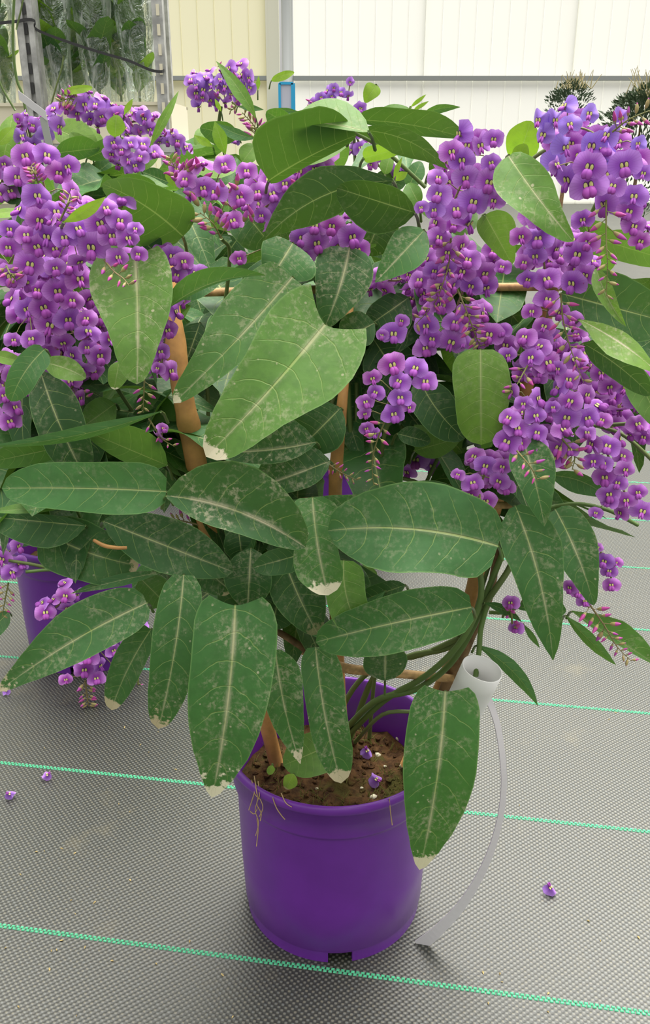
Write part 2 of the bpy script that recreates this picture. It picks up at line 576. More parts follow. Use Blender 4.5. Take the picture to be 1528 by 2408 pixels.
# trays
tx = [(-60, 100, 'outer left end'), (104, 250, 'middle'), (254, 398, 'right end')]
for a, b, wh in tx:
    A, B = P(a, 240, YT - 0.01), P(b, 240, YT - 0.01)
    zt = P(200, 243 if a < 100 else 240, YT - 0.01).z
    r = root('tray', ((A.x + B.x) / 2, YT + 0.16, zs), 'cream plant tray on the trolley shelf, %s' % wh, 'tray', 'cream trays on the trolley')
    hh = zt - zs + 0.01
    cx, w = (A.x + B.x) / 2, B.x - A.x - 0.004
    yf, yb = YT + 0.025, YT + 0.33
    if a > 0:
        yf = YT - 0.0 + 0.025
    m = MB(); m.box((cx, (yf + yb) / 2, zs - 0.006), w, yb - yf, 0.006); m.build('tray_floor', M['tray'], r, False)
    for y in (yf, yb):
        m = MB(); m.box((cx, y, zs + hh / 2 - 0.008), w, 0.006, hh); 
        m.box((cx, y - 0.004, zs + hh - 0.012), w, 0.012, 0.008); m.build('tray_side', M['tray'], r, False)
    for x in (cx - w / 2 + 0.003, cx + w / 2 - 0.003):
        m = MB(); m.box((x, (yf + yb) / 2, zs + hh / 2 - 0.008), 0.006, yb - yf - 0.006, hh); m.build('tray_side', M['tray'], r, False)

def make_film():
    k = NT('clear_plastic_film')
    tc = k.n('ShaderNodeTexCoord')
    nz = k.noise(26, 4, tc.outputs['Object'], 0.6, 1.2)
    gl = k.n('ShaderNodeBsdfGlossy')
    gl.inputs['Roughness'].default_value = 0.12
    gl.inputs['Color'].default_value = (0.95, 1, 0.97, 1)
    bp = k.n('ShaderNodeBump')
    bp.inputs['Strength'].default_value = 0.9
    bp.inputs['Distance'].default_value = 0.02
    k.l(nz, bp.inputs['Height'])
    k.l(bp.outputs[0], gl.inputs['Normal'])
    tr = k.n('ShaderNodeBsdfTransparent')
    tr.inputs[0].default_value = (0.93, 0.97, 0.94, 1)
    df = k.n('ShaderNodeBsdfTranslucent')
    df.inputs[0].default_value = (0.8, 0.85, 0.8, 1)
    m1 = k.n('ShaderNodeMixShader')
    fr = k.n('ShaderNodeLayerWeight')
    fr.inputs[0].default_value = 0.35
    k.l(bp.outputs[0], fr.inputs['Normal'])
    k.l(k.math('MULTIPLY_ADD', fr.outputs['Fresnel'], 0.75, 0.12, clamp=True), m1.inputs[0])
    k.l(tr.outputs[0], m1.inputs[1])
    k.l(gl.outputs[0], m1.inputs[2])
    mp = k.n('ShaderNodeMapping')
    mp.inputs['Scale'].default_value = (1.0, 1.0, 0.22)
    k.l(tc.outputs['Object'], mp.inputs[0])
    stz = k.noise(34, 4, mp.outputs[0], 0.6, 0.8)
    wd = k.n('ShaderNodeBsdfDiffuse')
    wd.inputs[0].default_value = (0.86, 0.90, 0.86, 1)
    m3 = k.n('ShaderNodeMixShader')
    m3.inputs[0].default_value = 0.6
    k.l(df.outputs[0], m3.inputs[1])
    k.l(wd.outputs[0], m3.inputs[2])
    df = m3
    m2 = k.n('ShaderNodeMixShader')
    k.l(k.math('MULTIPLY', k.ramp(stz, 0.50, 0.64), 0.75), m2.inputs[0])  # white streaks paint the film's highlights into its shader
    k.l(m1.outputs[0], m2.inputs[1])
    k.l(df.outputs[0], m2.inputs[2])
    k.l(m2.outputs[0], k.out.inputs[0])
    k.t.nodes.remove(k.bsdf)
    return k.mat
M['film'] = make_film()

def generic_leaf_mesh(name, L, w, prof, arch, fold, wave, seed, mat):
    """a free leaf: base at the origin, along +Y, upper side +Z"""
    rr = random.Random(seed)
    rows, uvs = [], []
    n, h = 11, 3
    ph = rr.uniform(0, 6)
    for i in range(n + 1):
        t = i / n
        hw = w * lerp_table(prof, t) / 2
        row, uv = [], []
        for j in range(-h, h + 1):
            s = j / h
            x = s * hw
            y = t * L
            z = -arch * L * t * t + fold * abs(s) * hw + wave * math.sin(t * 9 + ph + s) * s * s * hw
            row.append(Vector((x, y, z)))
            uv.append((s * 0.5 + 0.5, t))
        rows.append(row)
        uvs.append(uv)
    m = MB()
    m.grid(rows, 0, uvs)
    me, _ = m.mesh(name, [mat], True, center=False)
    return me

PROF = {
    'ov': [(0, .30), (.03, .62), (.10, .86), (.2, .98), (.32, 1), (.45, .95), (.6, .78), (.75, .56), (.88, .34), (.95, .22), (.985, .12), (1, .0)],
    'el': [(0, .10), (.08, .50), (.2, .82), (.35, .98), (.5, 1), (.65, .93), (.8, .74), (.91, .48), (.97, .27), (.99, .15), (1, .0)],
    'la': [(0, .22), (.06, .58), (.15, .88), (.28, 1), (.45, .93), (.62, .74), (.78, .50), (.9, .27), (1, .02)],
    'st': [(0, .45), (.06, .80), (.15, .95), (.35, 1), (.6, .96), (.78, .84), (.9, .62), (.96, .42), (.99, .21), (1, .0)],
    'sh': [(0, .66), (.05, .88), (.15, 1), (.3, .97), (.45, .84), (.6, .68), (.75, .53), (.88, .38), (.95, .26), (.985, .14), (1, .0)],
    'fu': [(0, .60), (.04, .85), (.12, .97), (.25, 1), (.45, .98), (.6, .87), (.75, .68), (.87, .43), (.95, .23), (.985, .12), (1, 0)],
    'na': [(0, .06), (.1, .34), (.25, .75), (.45, 1), (.65, .85), (.82, .5), (.93, .22), (1, .02)],
}
sl = [generic_leaf_mesh('leaf', 0.14, 0.075, PROF['el'], 0.12, 0.25, 0.2, 40 + i, M['leaf']) for i in range(3)]
sleeves = [(-45, 0.00, 0.9), (14, 0.14, 1.0), (142, 0.0, 1.0), (182, 0.14, 0.95), (236, 0.0, 1.05), (286, 0.14, 1.0), (330, 0.0, 1.0)]
words = ['outermost left on the trolley', 'just left of the wide trolley post', 'just right of the wide trolley post', 'third right of the wide trolley post', 'in the middle of the trolley', 'second from the slotted post', 'against the slotted right post']
for q, (px, dyy, sc) in enumerate(sleeves):
    rr = random.Random(100 + q)
    Yq = YT + 0.10 + dyy
    base = P(px, 262, Yq)
    base.z = zs + 0.002
    r = root('sleeved_plant', base, 'large leafed green plant in a clear film sleeve, %s' % words[q], 'plant', 'sleeved plants on the trolley')
    Ht = 0.62 * sc
    # sleeve: a creased cone of film
    rows, uvs = [], []
    NA, NZ = 26, 14
    for i in range(NZ + 1):
        t = i / NZ
        rad = 0.030 + 0.036 * min(1, t * 1.5)
        row = []
        for j in range(NA):
            a = 2 * math.pi * j / NA
            cr = 0.86 + 0.22 * mnoise.noise(Vector((math.cos(a) * 1.8 + q * 5, math.sin(a) * 1.8, t * 3.5))) + 0.10 * math.sin(a * 5 + t * 3 + q)
            row.append(base + Vector((math.cos(a) * rad * cr, math.sin(a) * rad * cr, t * Ht)))
        rows.append(row)
    m = MB(); m.grid(rows, 0, None, close=True)
    m.build('film_sleeve', M['film'], r)
    m = MB(); m.tube([base, base + Vector((0, 0, 0.03)), base + Vector((0, 0, 0.07))], [0.024, 0.027, 0.030], 12); m.build('pot', M['tray'], r)
    m = MB(); m.tube([base + Vector((0, 0, 0.05)), base + Vector((rr.uniform(-.01, .01), 0, 0.3)), base + Vector((0, 0, Ht * 0.9))], [0.004, 0.003, 0.002], 6); m.build('stem', M['stem'], r)
    for kk in range(20):
        t = 0.12 + 0.82 * kk / 19
        a = rr.uniform(0, 6.28)
        o = link('leaf', rr.choice(sl), r, base + Vector((0, 0, 0.06 + t * Ht * 0.8)))
        o.rotation_mode = 'QUATERNION'
        dvec = Vector((math.cos(a) * 0.42, math.sin(a) * 0.42, rr.uniform(0.5, 1.1))).normalized()
        o.rotation_quaternion = dvec.to_track_quat('Y', 'Z')
        s = rr.uniform(0.65, 1.0)
        o.scale = (s, s, s)
        o['dust'] = 0.0; o['tip'] = 0.0; o['tone'] = rr.choice([0.35, 0.55, 0.65, 0.75])

# ---------------------------------------------------------------- distant shrubs at the foot of the wall
tw = tinted('shrub_leaf', (0.05, 0.09, 0.045), (0.09, 0.13, 0.06), 0.6)
M['shrub'] = tw
M['straw'] = simple('straw_tip', (0.42, 0.36, 0.18), 0.7)
for q, (px, py, rad, wh) in enumerate(((1338, 240, 55, 'thinner'), (1506, 280, 95, 'fuller'))):
    YS = 7.5
    c = P(px, py, YS)
    R = rad * mpp(px, py, YS)
    r = root('shrub', (c.x, YS, 0), ('small dark evergreen shrub with straw tips behind the wilted flowers' if q == 0 else 'larger dark evergreen shrub with straw tips at the right edge'), 'shrub', 'shrubs before the pale wall')
    rr = random.Random(300 + q)
    m = MB(); m.tube([(c.x, YS, 0), (c.x + 0.02, YS, c.z * 0.5), (c.x, YS, c.z)], [0.02, 0.014, 0.006], 7); m.build('trunk', M['bark'], r)
    m, ms = MB(), MB()
    lean = 0.6 if q else 0.2
    for kk in range(2600 if q == 0 else 3600):
        while True:
            v = Vector((rr.uniform(-1, 1), rr.uniform(-1, 1), rr.uniform(-1, 1)))
            if v.length < 1:
                break
        if mnoise.noise(v * 2.4 + Vector((q * 9, 0, 0))) < -0.12:
            continue
        lo = 1.0 if v.z > 0 else (3.6 if q == 0 else 3.2)
        p = Vector((c.x + v.x * R * (1 - 0.35 * max(0, v.z)) + lean * R * max(0, v.z) * 0.4, YS + v.y * R, c.z + v.z * R * lo * 0.8))
        d = Vector((v.x, v.y, rr.uniform(0.1, 1.2))).normalized()
        sd = d.cross(Vector((rr.uniform(-1, 1), rr.uniform(-1, 1), rr.uniform(-1, 1)))).normalized()
        L, W = R * rr.uniform(0.12, 0.22), R * 0.035
        m.add([p - sd * W, p + d * L * 0.5 - sd * W * 0.8, p + d * L, p + d * L * 0.5 + sd * W * 0.8], [(0, 1, 2, 3)])
    for kk in range(46):
        a = rr.uniform(0, 6.28); q2 = rr.uniform(0.1, 0.9)
        p = Vector((c.x + math.cos(a) * R * q2 + lean * R * 0.3, YS + math.sin(a) * R * q2, c.z + R * 0.5))
        ms.tube([p, p + Vector((rr.uniform(-.4, .4) * R, rr.uniform(-.2, .2) * R, R * rr.uniform(0.2, 0.75)))], [0.004, 0.002], 4)
    f = m.build('foliage', M['shrub'], r, False); f['kind'] = 'stuff'
    f = ms.build('straw_tips', M['straw'], r, False); f['kind'] = 'stuff'

# ---------------------------------------------------------------- pots
Y0 = 0.635
MAIN = Vector((P(785, 1728, Y0).x, Y0, 0))
LEFT = Vector((-0.330, 1.085, 0))
MIDB = Vector((-0.315, 1.78, 0))
CENB = Vector((0.036, 1.47, 0))

plant = root('potted_vine', MAIN, 'purple flowered evergreen vine on bamboo canes in a purple pot, nearest the camera', 'potted plant', 'potted flowering vines')
plant_l = root('potted_vine', LEFT, 'flowering vine in a shaded purple pot, behind on the left', 'potted plant', 'potted flowering vines')
plant_m = root('potted_vine', MIDB, 'flowering vine in the farthest row, mostly hidden behind the left bamboo cane', 'potted plant', 'potted flowering vines')
plant_c = root('potted_vine', CENB, 'flowering vine directly behind the middle bamboo cane, its pot bearing a white label', 'potted plant', 'potted flowering vines')

M['soil'] = None
def make_soil():
    k = NT('mossy_potting_soil')
    ob = k.n('ShaderNodeTexCoord').outputs['Object']
    a = k.noise(95, 6, ob, 0.7)
    b = k.noise(26, 4, ob, 0.6)
    c = k.mix(k.ramp(a, 0.3, 0.7), (0.030, 0.014, 0.006), (0.14, 0.072, 0.028))
    c = k.mix(k.math('MULTIPLY', k.ramp(b, 0.52, 0.66), 0.7), c, (0.07, 0.075, 0.014))
    k.base(c, 0.9, 0.2)
    k.bump(a, 0.8, 0.004)
    return k.mat
M['soil'] = make_soil()

def rpix(p):
    return p
def lathe(m, cx, cy, prof, n=72, skip=None, mat=0):
    rows = []
    for r, z in prof:
        rows.append([Vector((cx + math.cos(2 * math.pi * j / n) * r, cy + math.sin(2 * math.pi * j / n) * r, z)) for j in range(n)])
    b = len(m.v)
    fs = []
    for i in range(len(prof) - 1):
        for j in range(n):
            if skip and skip(i, 2 * math.pi * (j + .5) / n):
                continue
            k = (j + 1) % n
            fs.append((i * n + j, i * n + k, (i + 1) * n + k, (i + 1) * n + j))
    m.add([p for r in rows for p in r], fs, mat)

POTH, ZS = 0.176, 0.132
def make_pot(rt, c, n=72, notch0=math.radians(-86)):
    m = MB()
    prof = [(0.0765, 0.0), (0.0768, 0.011), (0.0772, 0.0125), (0.0782, 0.014), (0.0800, 0.06), (0.0815, 0.136), (0.0820, 0.1385), (0.0846, 0.141), (0.0850, 0.143), (0.0858, 0.1665), (0.0885, 0.1675), (0.0898, 0.169), (0.0903, 0.1715), (0.0898, 0.1745), (0.0885, 0.176), (0.0868, 0.176), (0.0855, 0.1745), (0.0840, 0.150), (0.0800, 0.138), (0.077, 0.06), (0.075, 0.012), (0.0735, 0.0)]
    prof = [(r_ * 1.04, z_) for r_, z_ in prof]
    def skip(i, a):
        if i not in (0, len(prof) - 2):
            return False
        d = (a - notch0) % (math.pi * 2 / 3)
        return min(d, math.pi * 2 / 3 - d) < 0.12
    lathe(m, c.x, c.y, prof, n, skip)
    m.add([Vector((c.x + math.cos(2 * math.pi * j / n) * 0.079, c.y + math.sin(2 * math.pi * j / n) * 0.079, 0.0125)) for j in range(n)], [tuple(range(n))])
    p = m.build('pot', M['purple_pot'], rt)
    p['label'] = 'purple plastic nursery pot'
    # soil
    rr = random.Random(int(c.x * 1000) + 5)
    rows = []
    NR, NA = 14, 56
    for i in range(NR + 1):
        row = []
        rad = 0.0825 * i / NR
        for j in range(NA):
            a = 2 * math.pi * j / NA
            x, y = math.cos(a) * rad, math.sin(a) * rad
            z = ZS + 0.008 * mnoise.noise(Vector((x * 40, y * 40, c.x))) + 0.004 * mnoise.noise(Vector((x * 130, y * 130, 3))) - 0.004 * (i / NR) ** 2
            row.append(Vector((c.x + x, c.y + y, z)))
        rows.append(row)
    m = MB(); m.grid(rows, 0, None, close=True)
    s = m.build('soil', M['soil'], rt)
    s['label'] = 'brown mossy potting soil'
    return p, s

pot, soil = make_pot(plant, MAIN, 96)
make_pot(plant_l, LEFT)
make_pot(plant_m, MIDB)
make_pot(plant_c, CENB)
# crumbs of perlite and bark, moss tufts
def soil_z(x, y):
    x -= MAIN.x; y -= MAIN.y
    return ZS + 0.008 * mnoise.noise(Vector((x * 40, y * 40, MAIN.x))) + 0.004 * mnoise.noise(Vector((x * 130, y * 130, 3))) - 0.004 * ((x * x + y * y) / 0.0795 ** 2)
def ZP(px, py, z):
    """world point seen at a pixel on the horizontal plane z"""
    u = (px - PW / 2) / F
    v = (py - PH / 2) / F
    t = (H - z) / (SP + v * CP)
    return Vector((u * t, (CP - v * SP) * t, z))
def rock(m, c, r, seed, flat=0.7):
    rr = random.Random(seed)
    vs, fs = [], []
    bm = bmesh.new()
    bmesh.ops.create_icosphere(bm, subdivisions=1, radius=1)
    for v in bm.verts:
        k = 1 + rr.uniform(-.3, .3)
        vs.append(Vector(c) + Vector((v.co.x * r * k, v.co.y * r * k, v.co.z * r * k * flat)))
    bm.verts.index_update()
    for f in bm.faces:
        fs.append([v.index for v in f.verts])
    bm.free()
    m.add(vs, fs)
for (px, py, rad) in ((938, 1730, 9), (945, 1800, 9), (890, 1768, 9), (587, 1752, 8), (877, 1868, 9), (850, 1852, 5), (655, 1795, 4), (960, 1690, 7), (745, 1856, 4), (905, 1800, 4), (922, 1700, 5)):
    p = ZP(px, py, ZS)
    p.z = soil_z(p.x, p.y) + 0.001
    m = MB(); rock(m, p, rad * 0.00036, px)
    m.build('perlite_crumb', M['perlite'], plant)
m, mb, mm = MB(), MB(), MB()
rr = random.Random(12)
for i in range(260):
    a, q = rr.uniform(0, 6.28), 0.076 * math.sqrt(rr.random())
    x, y = MAIN.x + math.cos(a) * q, MAIN.y + math.sin(a) * q
    rock(mb, (x, y, soil_z(x, y) + 0.0005), rr.uniform(0.0012, 0.0036), i, 0.6)
for i in range(900):
    a, q = rr.uniform(0, 6.28), 0.077 * math.sqrt(rr.random())
    x, y = MAIN.x + math.cos(a) * q, MAIN.y + math.sin(a) * q
    if mnoise.noise(Vector((x * 45, y * 45, 8))) < 0.02:
        continue
    b = Vector((x, y, soil_z(x, y)))
    d = Vector((rr.uniform(-1, 1), rr.uniform(-1, 1), rr.uniform(0.3, 1.2))).normalized() * rr.uniform(0.004, 0.010)
    mm.tube([b, b + d * 0.5 + Vector((0, 0, .001)), b + d], [0.0004, 0.0003, 0.0001], 3, cap=False)
mb.build('soil_crumbs', M['soil'], plant, False)['kind'] = 'stuff'
M['moss'] = tinted('moss', (0.14, 0.17, 0.03), (0.2, 0.2, 0.04), 0.8)
mm.build('moss_tufts', M['moss'], plant)['kind'] = 'stuff'
# dry roots hanging over the rim
for pts in (((598, 1828), (603, 1860), (606, 1880), (600, 1905), (608, 1935), (601, 1965)), ((607, 1840), (610, 1870), (604, 1890), (614, 1912), (612, 1930)), ((592, 1838), (600, 1868), (612, 1880), (618, 1900), (610, 1920)), ((603, 1850), (596, 1872), (585, 1905)), ((641, 1876), (650, 1900), (662, 1918), (670, 1927)), ((661, 1868), (672, 1888), (686, 1898)), ((915, 1880), (918, 1910), (922, 1940)), ((606, 1900), (598, 1914), (588, 1908)), ((604, 1925), (607, 1950), (603, 1990))):
    m = MB()
    out = []
    for i, (px, py) in enumerate(pts):
        q = ZP(px, py, POTH)
        ang = math.atan2(q.y - MAIN.y, q.x - MAIN.x)
        if py < 1895 or i == 0:
            dd = Vector((q.x - MAIN.x, q.y - MAIN.y))
            if dd.length > 0.094:
                # over the lip: on the outer face
                q = None
        if q is None or (py >= 1895 and i > 0):
            # outer face at radius 0.088: solve along the view ray
            for kk in range(400):
                z = POTH - kk * 0.0004
                w = ZP(px, py, z)
                if (w.x - MAIN.x) ** 2 + (w.y - MAIN.y) ** 2 <= 0.0945 ** 2 and w.y < MAIN.y:
                    q = w
                    break
            if q is None:
                q = ZP(px, py, POTH)
        else:
            q.z += 0.0012
        out.append(q)
    m.tube(smooth_path(out, 4), 0.00045, 4)
    m.build('root_strand', M['root'], plant)

# ---------------------------------------------------------------- trellis canes and stems
def stick(rt, name, pts, rpx, mat, n=8, nodes=False, sm=5):
    """pts: (px, py, dy) with dy measured from the main pot's axis"""
    w = [P(x, y, Y0 + d) for x, y, d in pts]
    rad = [rpx * mpp(x, y, Y0 + d) if not isinstance(rpx, (list, tuple)) else 0 for x, y, d in pts]
    if isinstance(rpx, (list, tuple)):
        rad = [q * mpp(x, y, Y0 + d) for q, (x, y, d) in zip(rpx, pts)]
    path = smooth_path(w, sm)
    N = len(path)
    rr_ = []
    for i in range(N):
        t = i / (N - 1) * (len(rad) - 1)
        a = int(min(t, len(rad) - 2))
        rr_.append(rad[a] + (rad[a + 1] - rad[a]) * (t - a))
    if nodes:
        for i in range(2, N - 1, 5):
            rr_[i] *= 1.12
    m = MB()
    m.tube(path, rr_, n)
    return m.build(name, mat, rt)

stick(plant, 'cane', [(652, 1805, 0.02), (560, 1440, -0.01), (494, 1260, -0.045), (456, 1060, -0.06), (425, 900, -0.06), (392, 660, -0.04), (370, 520, -0.012)], [17, 19, 24, 26, 25, 22, 18], M['cane'], 10, True)
stick(plant, 'cane', [(806, 1815, 0.005), (792, 1500, 0.0), (788, 1180, -0.04), (795, 1040, -0.06), (806, 930, -0.06), (815, 800, -0.035), (825, 600, 0.0)], [15, 16, 16, 15, 12, 12, 10], M['cane'], 10, True)
stick(plant, 'cane', [(955, 1800, 0.01), (1085, 1500, 0.0), (1110, 1400, 0.0), (1150, 1240, 0.0), (1225, 960, 0.0), (1290, 700, 0.0), (1300, 640, 0.0)], [15, 17, 19, 18, 16, 20, 18], M['cane'], 10, True)
stick(plant, 'crossbar', [(690, 1520, 0.0), (800, 1568, -0.022), (900, 1580, -0.025), (1065, 1596, -0.02)], [9, 12, 11, 10], M['split'], 6)
stick(plant, 'crossbar', [(470, 1170, 0.005), (800, 1180, 0.012), (1120, 1188, -0.024), (1236, 1186, -0.026)], 9, M['split'], 6)
stick(plant, 'crossbar', [(395, 690, 0.01), (800, 680, 0.02), (1290, 674, -0.02), (1352, 674, -0.024)], 11, M['split'], 6)
stick(plant, 'stem', [(640, 1478, -0.01), (690, 1508, -0.015), (722, 1535, -0.01), (735, 1580, 0.0), (748, 1790, 0.025)], [8, 9, 8, 7, 7], M['bark'])
stick(plant, 'stem', [(975, 1745, 0.03), (1035, 1650, 0.0), (1065, 1580, -0.01), (1110, 1480, -0.018), (1150, 1400, -0.02), (1170, 1290, -0.016)], [14, 16, 19, 15, 11, 8], M['bark'])
S = [
 [(790, 1740, 0.055), (880, 1650, 0.0), (980, 1620, -0.02), (1060, 1560, -0.03), (1115, 1470, -0.03), (1150, 1380, -0.025), (1185, 1290, -0.02), (1195, 1230, -0.01)],
 [(800, 1748, 0.05), (900, 1650, 0.0), (1000, 1590, -0.03), (1075, 1520, -0.04), (1120, 1440, -0.04), (1132, 1380, -0.035), (1125, 1300, -0.02), (1150, 1180, -0.01)],
 [(822, 1738, 0.055), (880, 1590, 0.02), (960, 1545, 0.0), (1060, 1520, -0.012), (1110, 1460, -0.025), (1165, 1385, -0.03), (1200, 1330, -0.025), (1203, 1295, -0.02), (1180, 1270, -0.01)],
 [(835, 1745, 0.05), (900, 1680, -0.015), (980, 1672, -0.02), (1030, 1650, -0.02)],
 [(770, 1738, 0.055), (830, 1620, 0.03), (900, 1560, 0.02), (990, 1540, 0.0), (1080, 1500, -0.02)],
 [(868, 1740, 0.055), (880, 1600, 0.01), (890, 1580, 0.01), (905, 1565, 0.0)],
 [(1118, 1590, -0.05), (1126, 1530, -0.045), (1130, 1480, -0.04), (1145, 1420, -0.03)],
 [(730, 1090, -0.02), (760, 1010, -0.03), (785, 930, -0.02), (810, 870, -0.01)],
 [(885, 1170, -0.03), (850, 1110, -0.025), (825, 1020, -0.02), (818, 900, -0.02)],
 [(895, 1165, -0.03), (865, 1080, -0.025), (840, 1000, -0.02), (838, 900, -0.01)],
 [(888, 1172, -0.032), (895, 1090, -0.04), (905, 1020, -0.05), (930, 960, -0.06)],
 [(930, 1180, -0.03), (985, 1140, -0.03), (930, 1120, -0.03), (870, 1090, -0.025)],
 [(935, 1190, -0.03), (928, 1110, -0.035), (932, 1040, -0.03), (950, 990, -0.02)],
 [(460, 1110, -0.03), (420, 1030, -0.035), (395, 950, -0.03), (375, 880, -0.02)],
 [(465, 1120, -0.03), (480, 1040, -0.02), (490, 960, -0.01), (480, 850, 0.0)],
 [(470, 1260, -0.02), (510, 1210, -0.02), (540, 1130, -0.015), (520, 1040, -0.01)],
 [(420, 1360, -0.06), (470, 1300, -0.05), (510, 1250, -0.03), (540, 1180, -0.02)],
 [(440, 1355, -0.06), (480, 1310, -0.05), (530, 1250, -0.03)],
 [(1215, 1200, -0.03), (1180, 1260, -0.02), (1150, 1330, -0.015), (1120, 1430, -0.015)],
 [(1230, 1210, -0.03), (1240, 1150, -0.04), (1225, 1090, -0.05), (1200, 1000, -0.03)],
 [(1296, 1192, -0.05), (1360, 1185, -0.055), (1430, 1200, -0.06), (1500, 1235, -0.06)],
 [(1150, 1440, -0.02), (1190, 1440, -0.025), (1230, 1420, -0.03), (1290, 1405, -0.03)],
 [(1160, 1015, -0.02), (1300, 1008, -0.04), (1420, 1000, -0.05), (1528, 995, -0.06), (1600, 1010, -0.06)],
 [(1400, 1000, -0.04), (1460, 1020, -0.045), (1510, 1060, -0.05), (1560, 1110, -0.05)],
 [(630, 560, -0.01), (632, 500, -0.02), (630, 430, -0.03)],
 [(1210, 420, -0.02), (1250, 375, -0.03), (1300, 345, -0.035), (1350, 340, -0.04)],
 [(1300, 690, -0.02), (1330, 600, -0.01), (1380, 520, -0.01), (1420, 440, -0.02)],
 [(640, 900, 0.01), (660, 800, 0.02), (680, 690, 0.02), (660, 560, 0.01)],
 [(1000, 1140, -0.0), (1060, 1000, 0.01), (1100, 800, 0.02), (1110, 600, 0.02)],
 [(470, 900, 0.0), (520, 760, 0.01), (540, 600, 0.0), (520, 560, -0.02)],
 [(430, 1130, -0.03), (300, 950, -0.03), (180, 760, -0.02), (110, 560, -0.03)],
 [(1000, 440, 0.02), (900, 350, 0.01), (830, 310, 0.0)],
]
for q, pts in enumerate(S):
    stick(plant, 'stem', pts, 7.5 if q < 3 else (6.5 if q in (4, 6, 7, 8) else 4.8), M['stem'], 7)
stick(plant, 'dry_twig', [(220, 1270, -0.125), (245, 1283, -0.128), (275, 1288, -0.128), (298, 1288, -0.126)], [4, 5, 4.5, 4], M['cane'], 6)
# tall twining shoots at the left edge (left plant)
DL = LEFT.y - Y0
for pts, rp in (([(75, 340, DL), (62, 270, DL), (52, 220, DL), (38, 180, DL), (30, 90, DL), (36, -60, DL)], 3.2), ([(36, 260, DL), (15, 225, DL), (2, 200, DL), (-30, 120, DL)], 2.6), ([(38, 70, DL - .01), (50, 20, DL - .01), (62, -40, DL - .01)], 2.2), ([(118, 255, DL), (130, 210, DL), (145, 160, DL), (150, 130, DL)], 2.2), ([(20, 1318, DL - .13), (90, 1330, DL - .12), (170, 1352, DL - .11), (250, 1368, DL - .1)], 4), ([(60, 1345, DL - .13), (120, 1340, DL - .12), (190, 1345, DL - .1), (230, 1300, DL - .03)], 4), ([(75, 340, DL), (90, 700, DL), (160, 1100, DL), (215, 1260, DL)], 5), ([(350, 500, DL), (330, 800, DL), (270, 1100, DL), (230, 1260, DL)], 5)):
    stick(plant_l, 'stem', pts, rp, M['stem'], 6)
for rt, c, px, py in ((plant_c, CENB, 600, 300), (plant_c, CENB, 830, 260), (plant_m, MIDB, 520, 250), (plant_m, MIDB, 420, 380)):
    d = c.y - Y0
    stick(rt, 'stem', [(px, py, d), ((px + (c.x / 1.6 * F + 764)) / 2 + 20, 650, d), (c.x / 1.6 * F + 764, 1040, d)], 4, M['stem'], 6)

# ---------------------------------------------------------------- leaves
def leaf(rt, bx, by, tx, ty, wa, wb, bend=0.0, prof='ov', dy=-0.12, k=0.45, kx=0.0, dust=0.35, tip=0.0, tone=0.45, arch=0.10, fold=-0.18, wave=0.10, lobe=0.0, pet=0.035, Y=None):
    """base and tip in picture pixels at the distance dy from the pot's axis; wa is the half width on the
    left of a leaf that hangs down (above one that points left, below one that points right)"""
    Yc = (Y if Y is not None else Y0) + dy
    cx, cy = (bx + tx) / 2, (by + ty) / 2
    sc = mpp(cx, cy, Yc)
    d = Vector((tx - bx, ty - by))
    L = d.length
    d /= L
    n = Vector((-d.y, d.x))
    rr = random.Random(int(bx * 7 + by * 13 + tx))
    ph = rr.uniform(0, 6.28)
    N, Hh = 18, 4
    rows, uvs = [], []
    tab = PROF[prof]
    for i in range(N + 1):
        t = 0.45 * i / N + 0.55 * (0.5 - 0.5 * math.cos(math.pi * i / N))
        mid = Vector((bx, by)) + d * (L * t) + n * (bend * 4 * t * (1 - t))
        tan = (d * L + n * (bend * 4 * (1 - 2 * t))).normalized()
        nn = Vector((-tan.y, tan.x))
        w = lerp_table(tab, t)
        row, uv = [], []
        for j in range(-Hh, Hh + 1):
            s = j / Hh
            hw = (wa if s > 0 else wb) * w
            wv = 1 + wave * math.sin(t * 8 + ph + (1.7 if s > 0 else 0)) * 0.5 * abs(s)
            back = -lobe * L * abs(s) ** 1.5 * max(0, 1 - t / 0.22) if lobe else 0
            q = mid + nn * (s * hw * wv) + tan * back
            Yp = Yc - k * (q.y - cy) * sc + kx * (q.x - cx) * sc
            Yp += arch * L * sc * (2 * t - 1) ** 2
            Yp += fold * abs(s) * hw * sc + wave * math.sin(t * 9 + ph + s * 2) * s * s * hw * sc * 0.5
            row.append(P(q.x, q.y, Yp))
            uv.append((s * 0.5 + 0.5, t))
        rows.append(row)
        uvs.append(uv)
    m = MB()
    m.grid(rows, 0, uvs)
    if pet:
        b = rows[0][Hh]
        e = b + (b - Vector((0, 0, H))).normalized() * pet + (b - rows[3][Hh]).normalized() * pet * 0.12 + Vector((0, 0, -0.25 * pet))
        m.tube([b, b.lerp(e, 0.5) + Vector((0, 0, 0.002)), e], [0.0009, 0.0010, 0.0011], 5, mat=1)
    o = m.build('leaf', [M['leaf'], M['stem']], rt)
    o['dust'], o['tip'], o['tone'] = float(dust), float(tip), float(tone)
    return o

A = plant
def lf(*a, **k):
    return leaf(A, *a, **k)
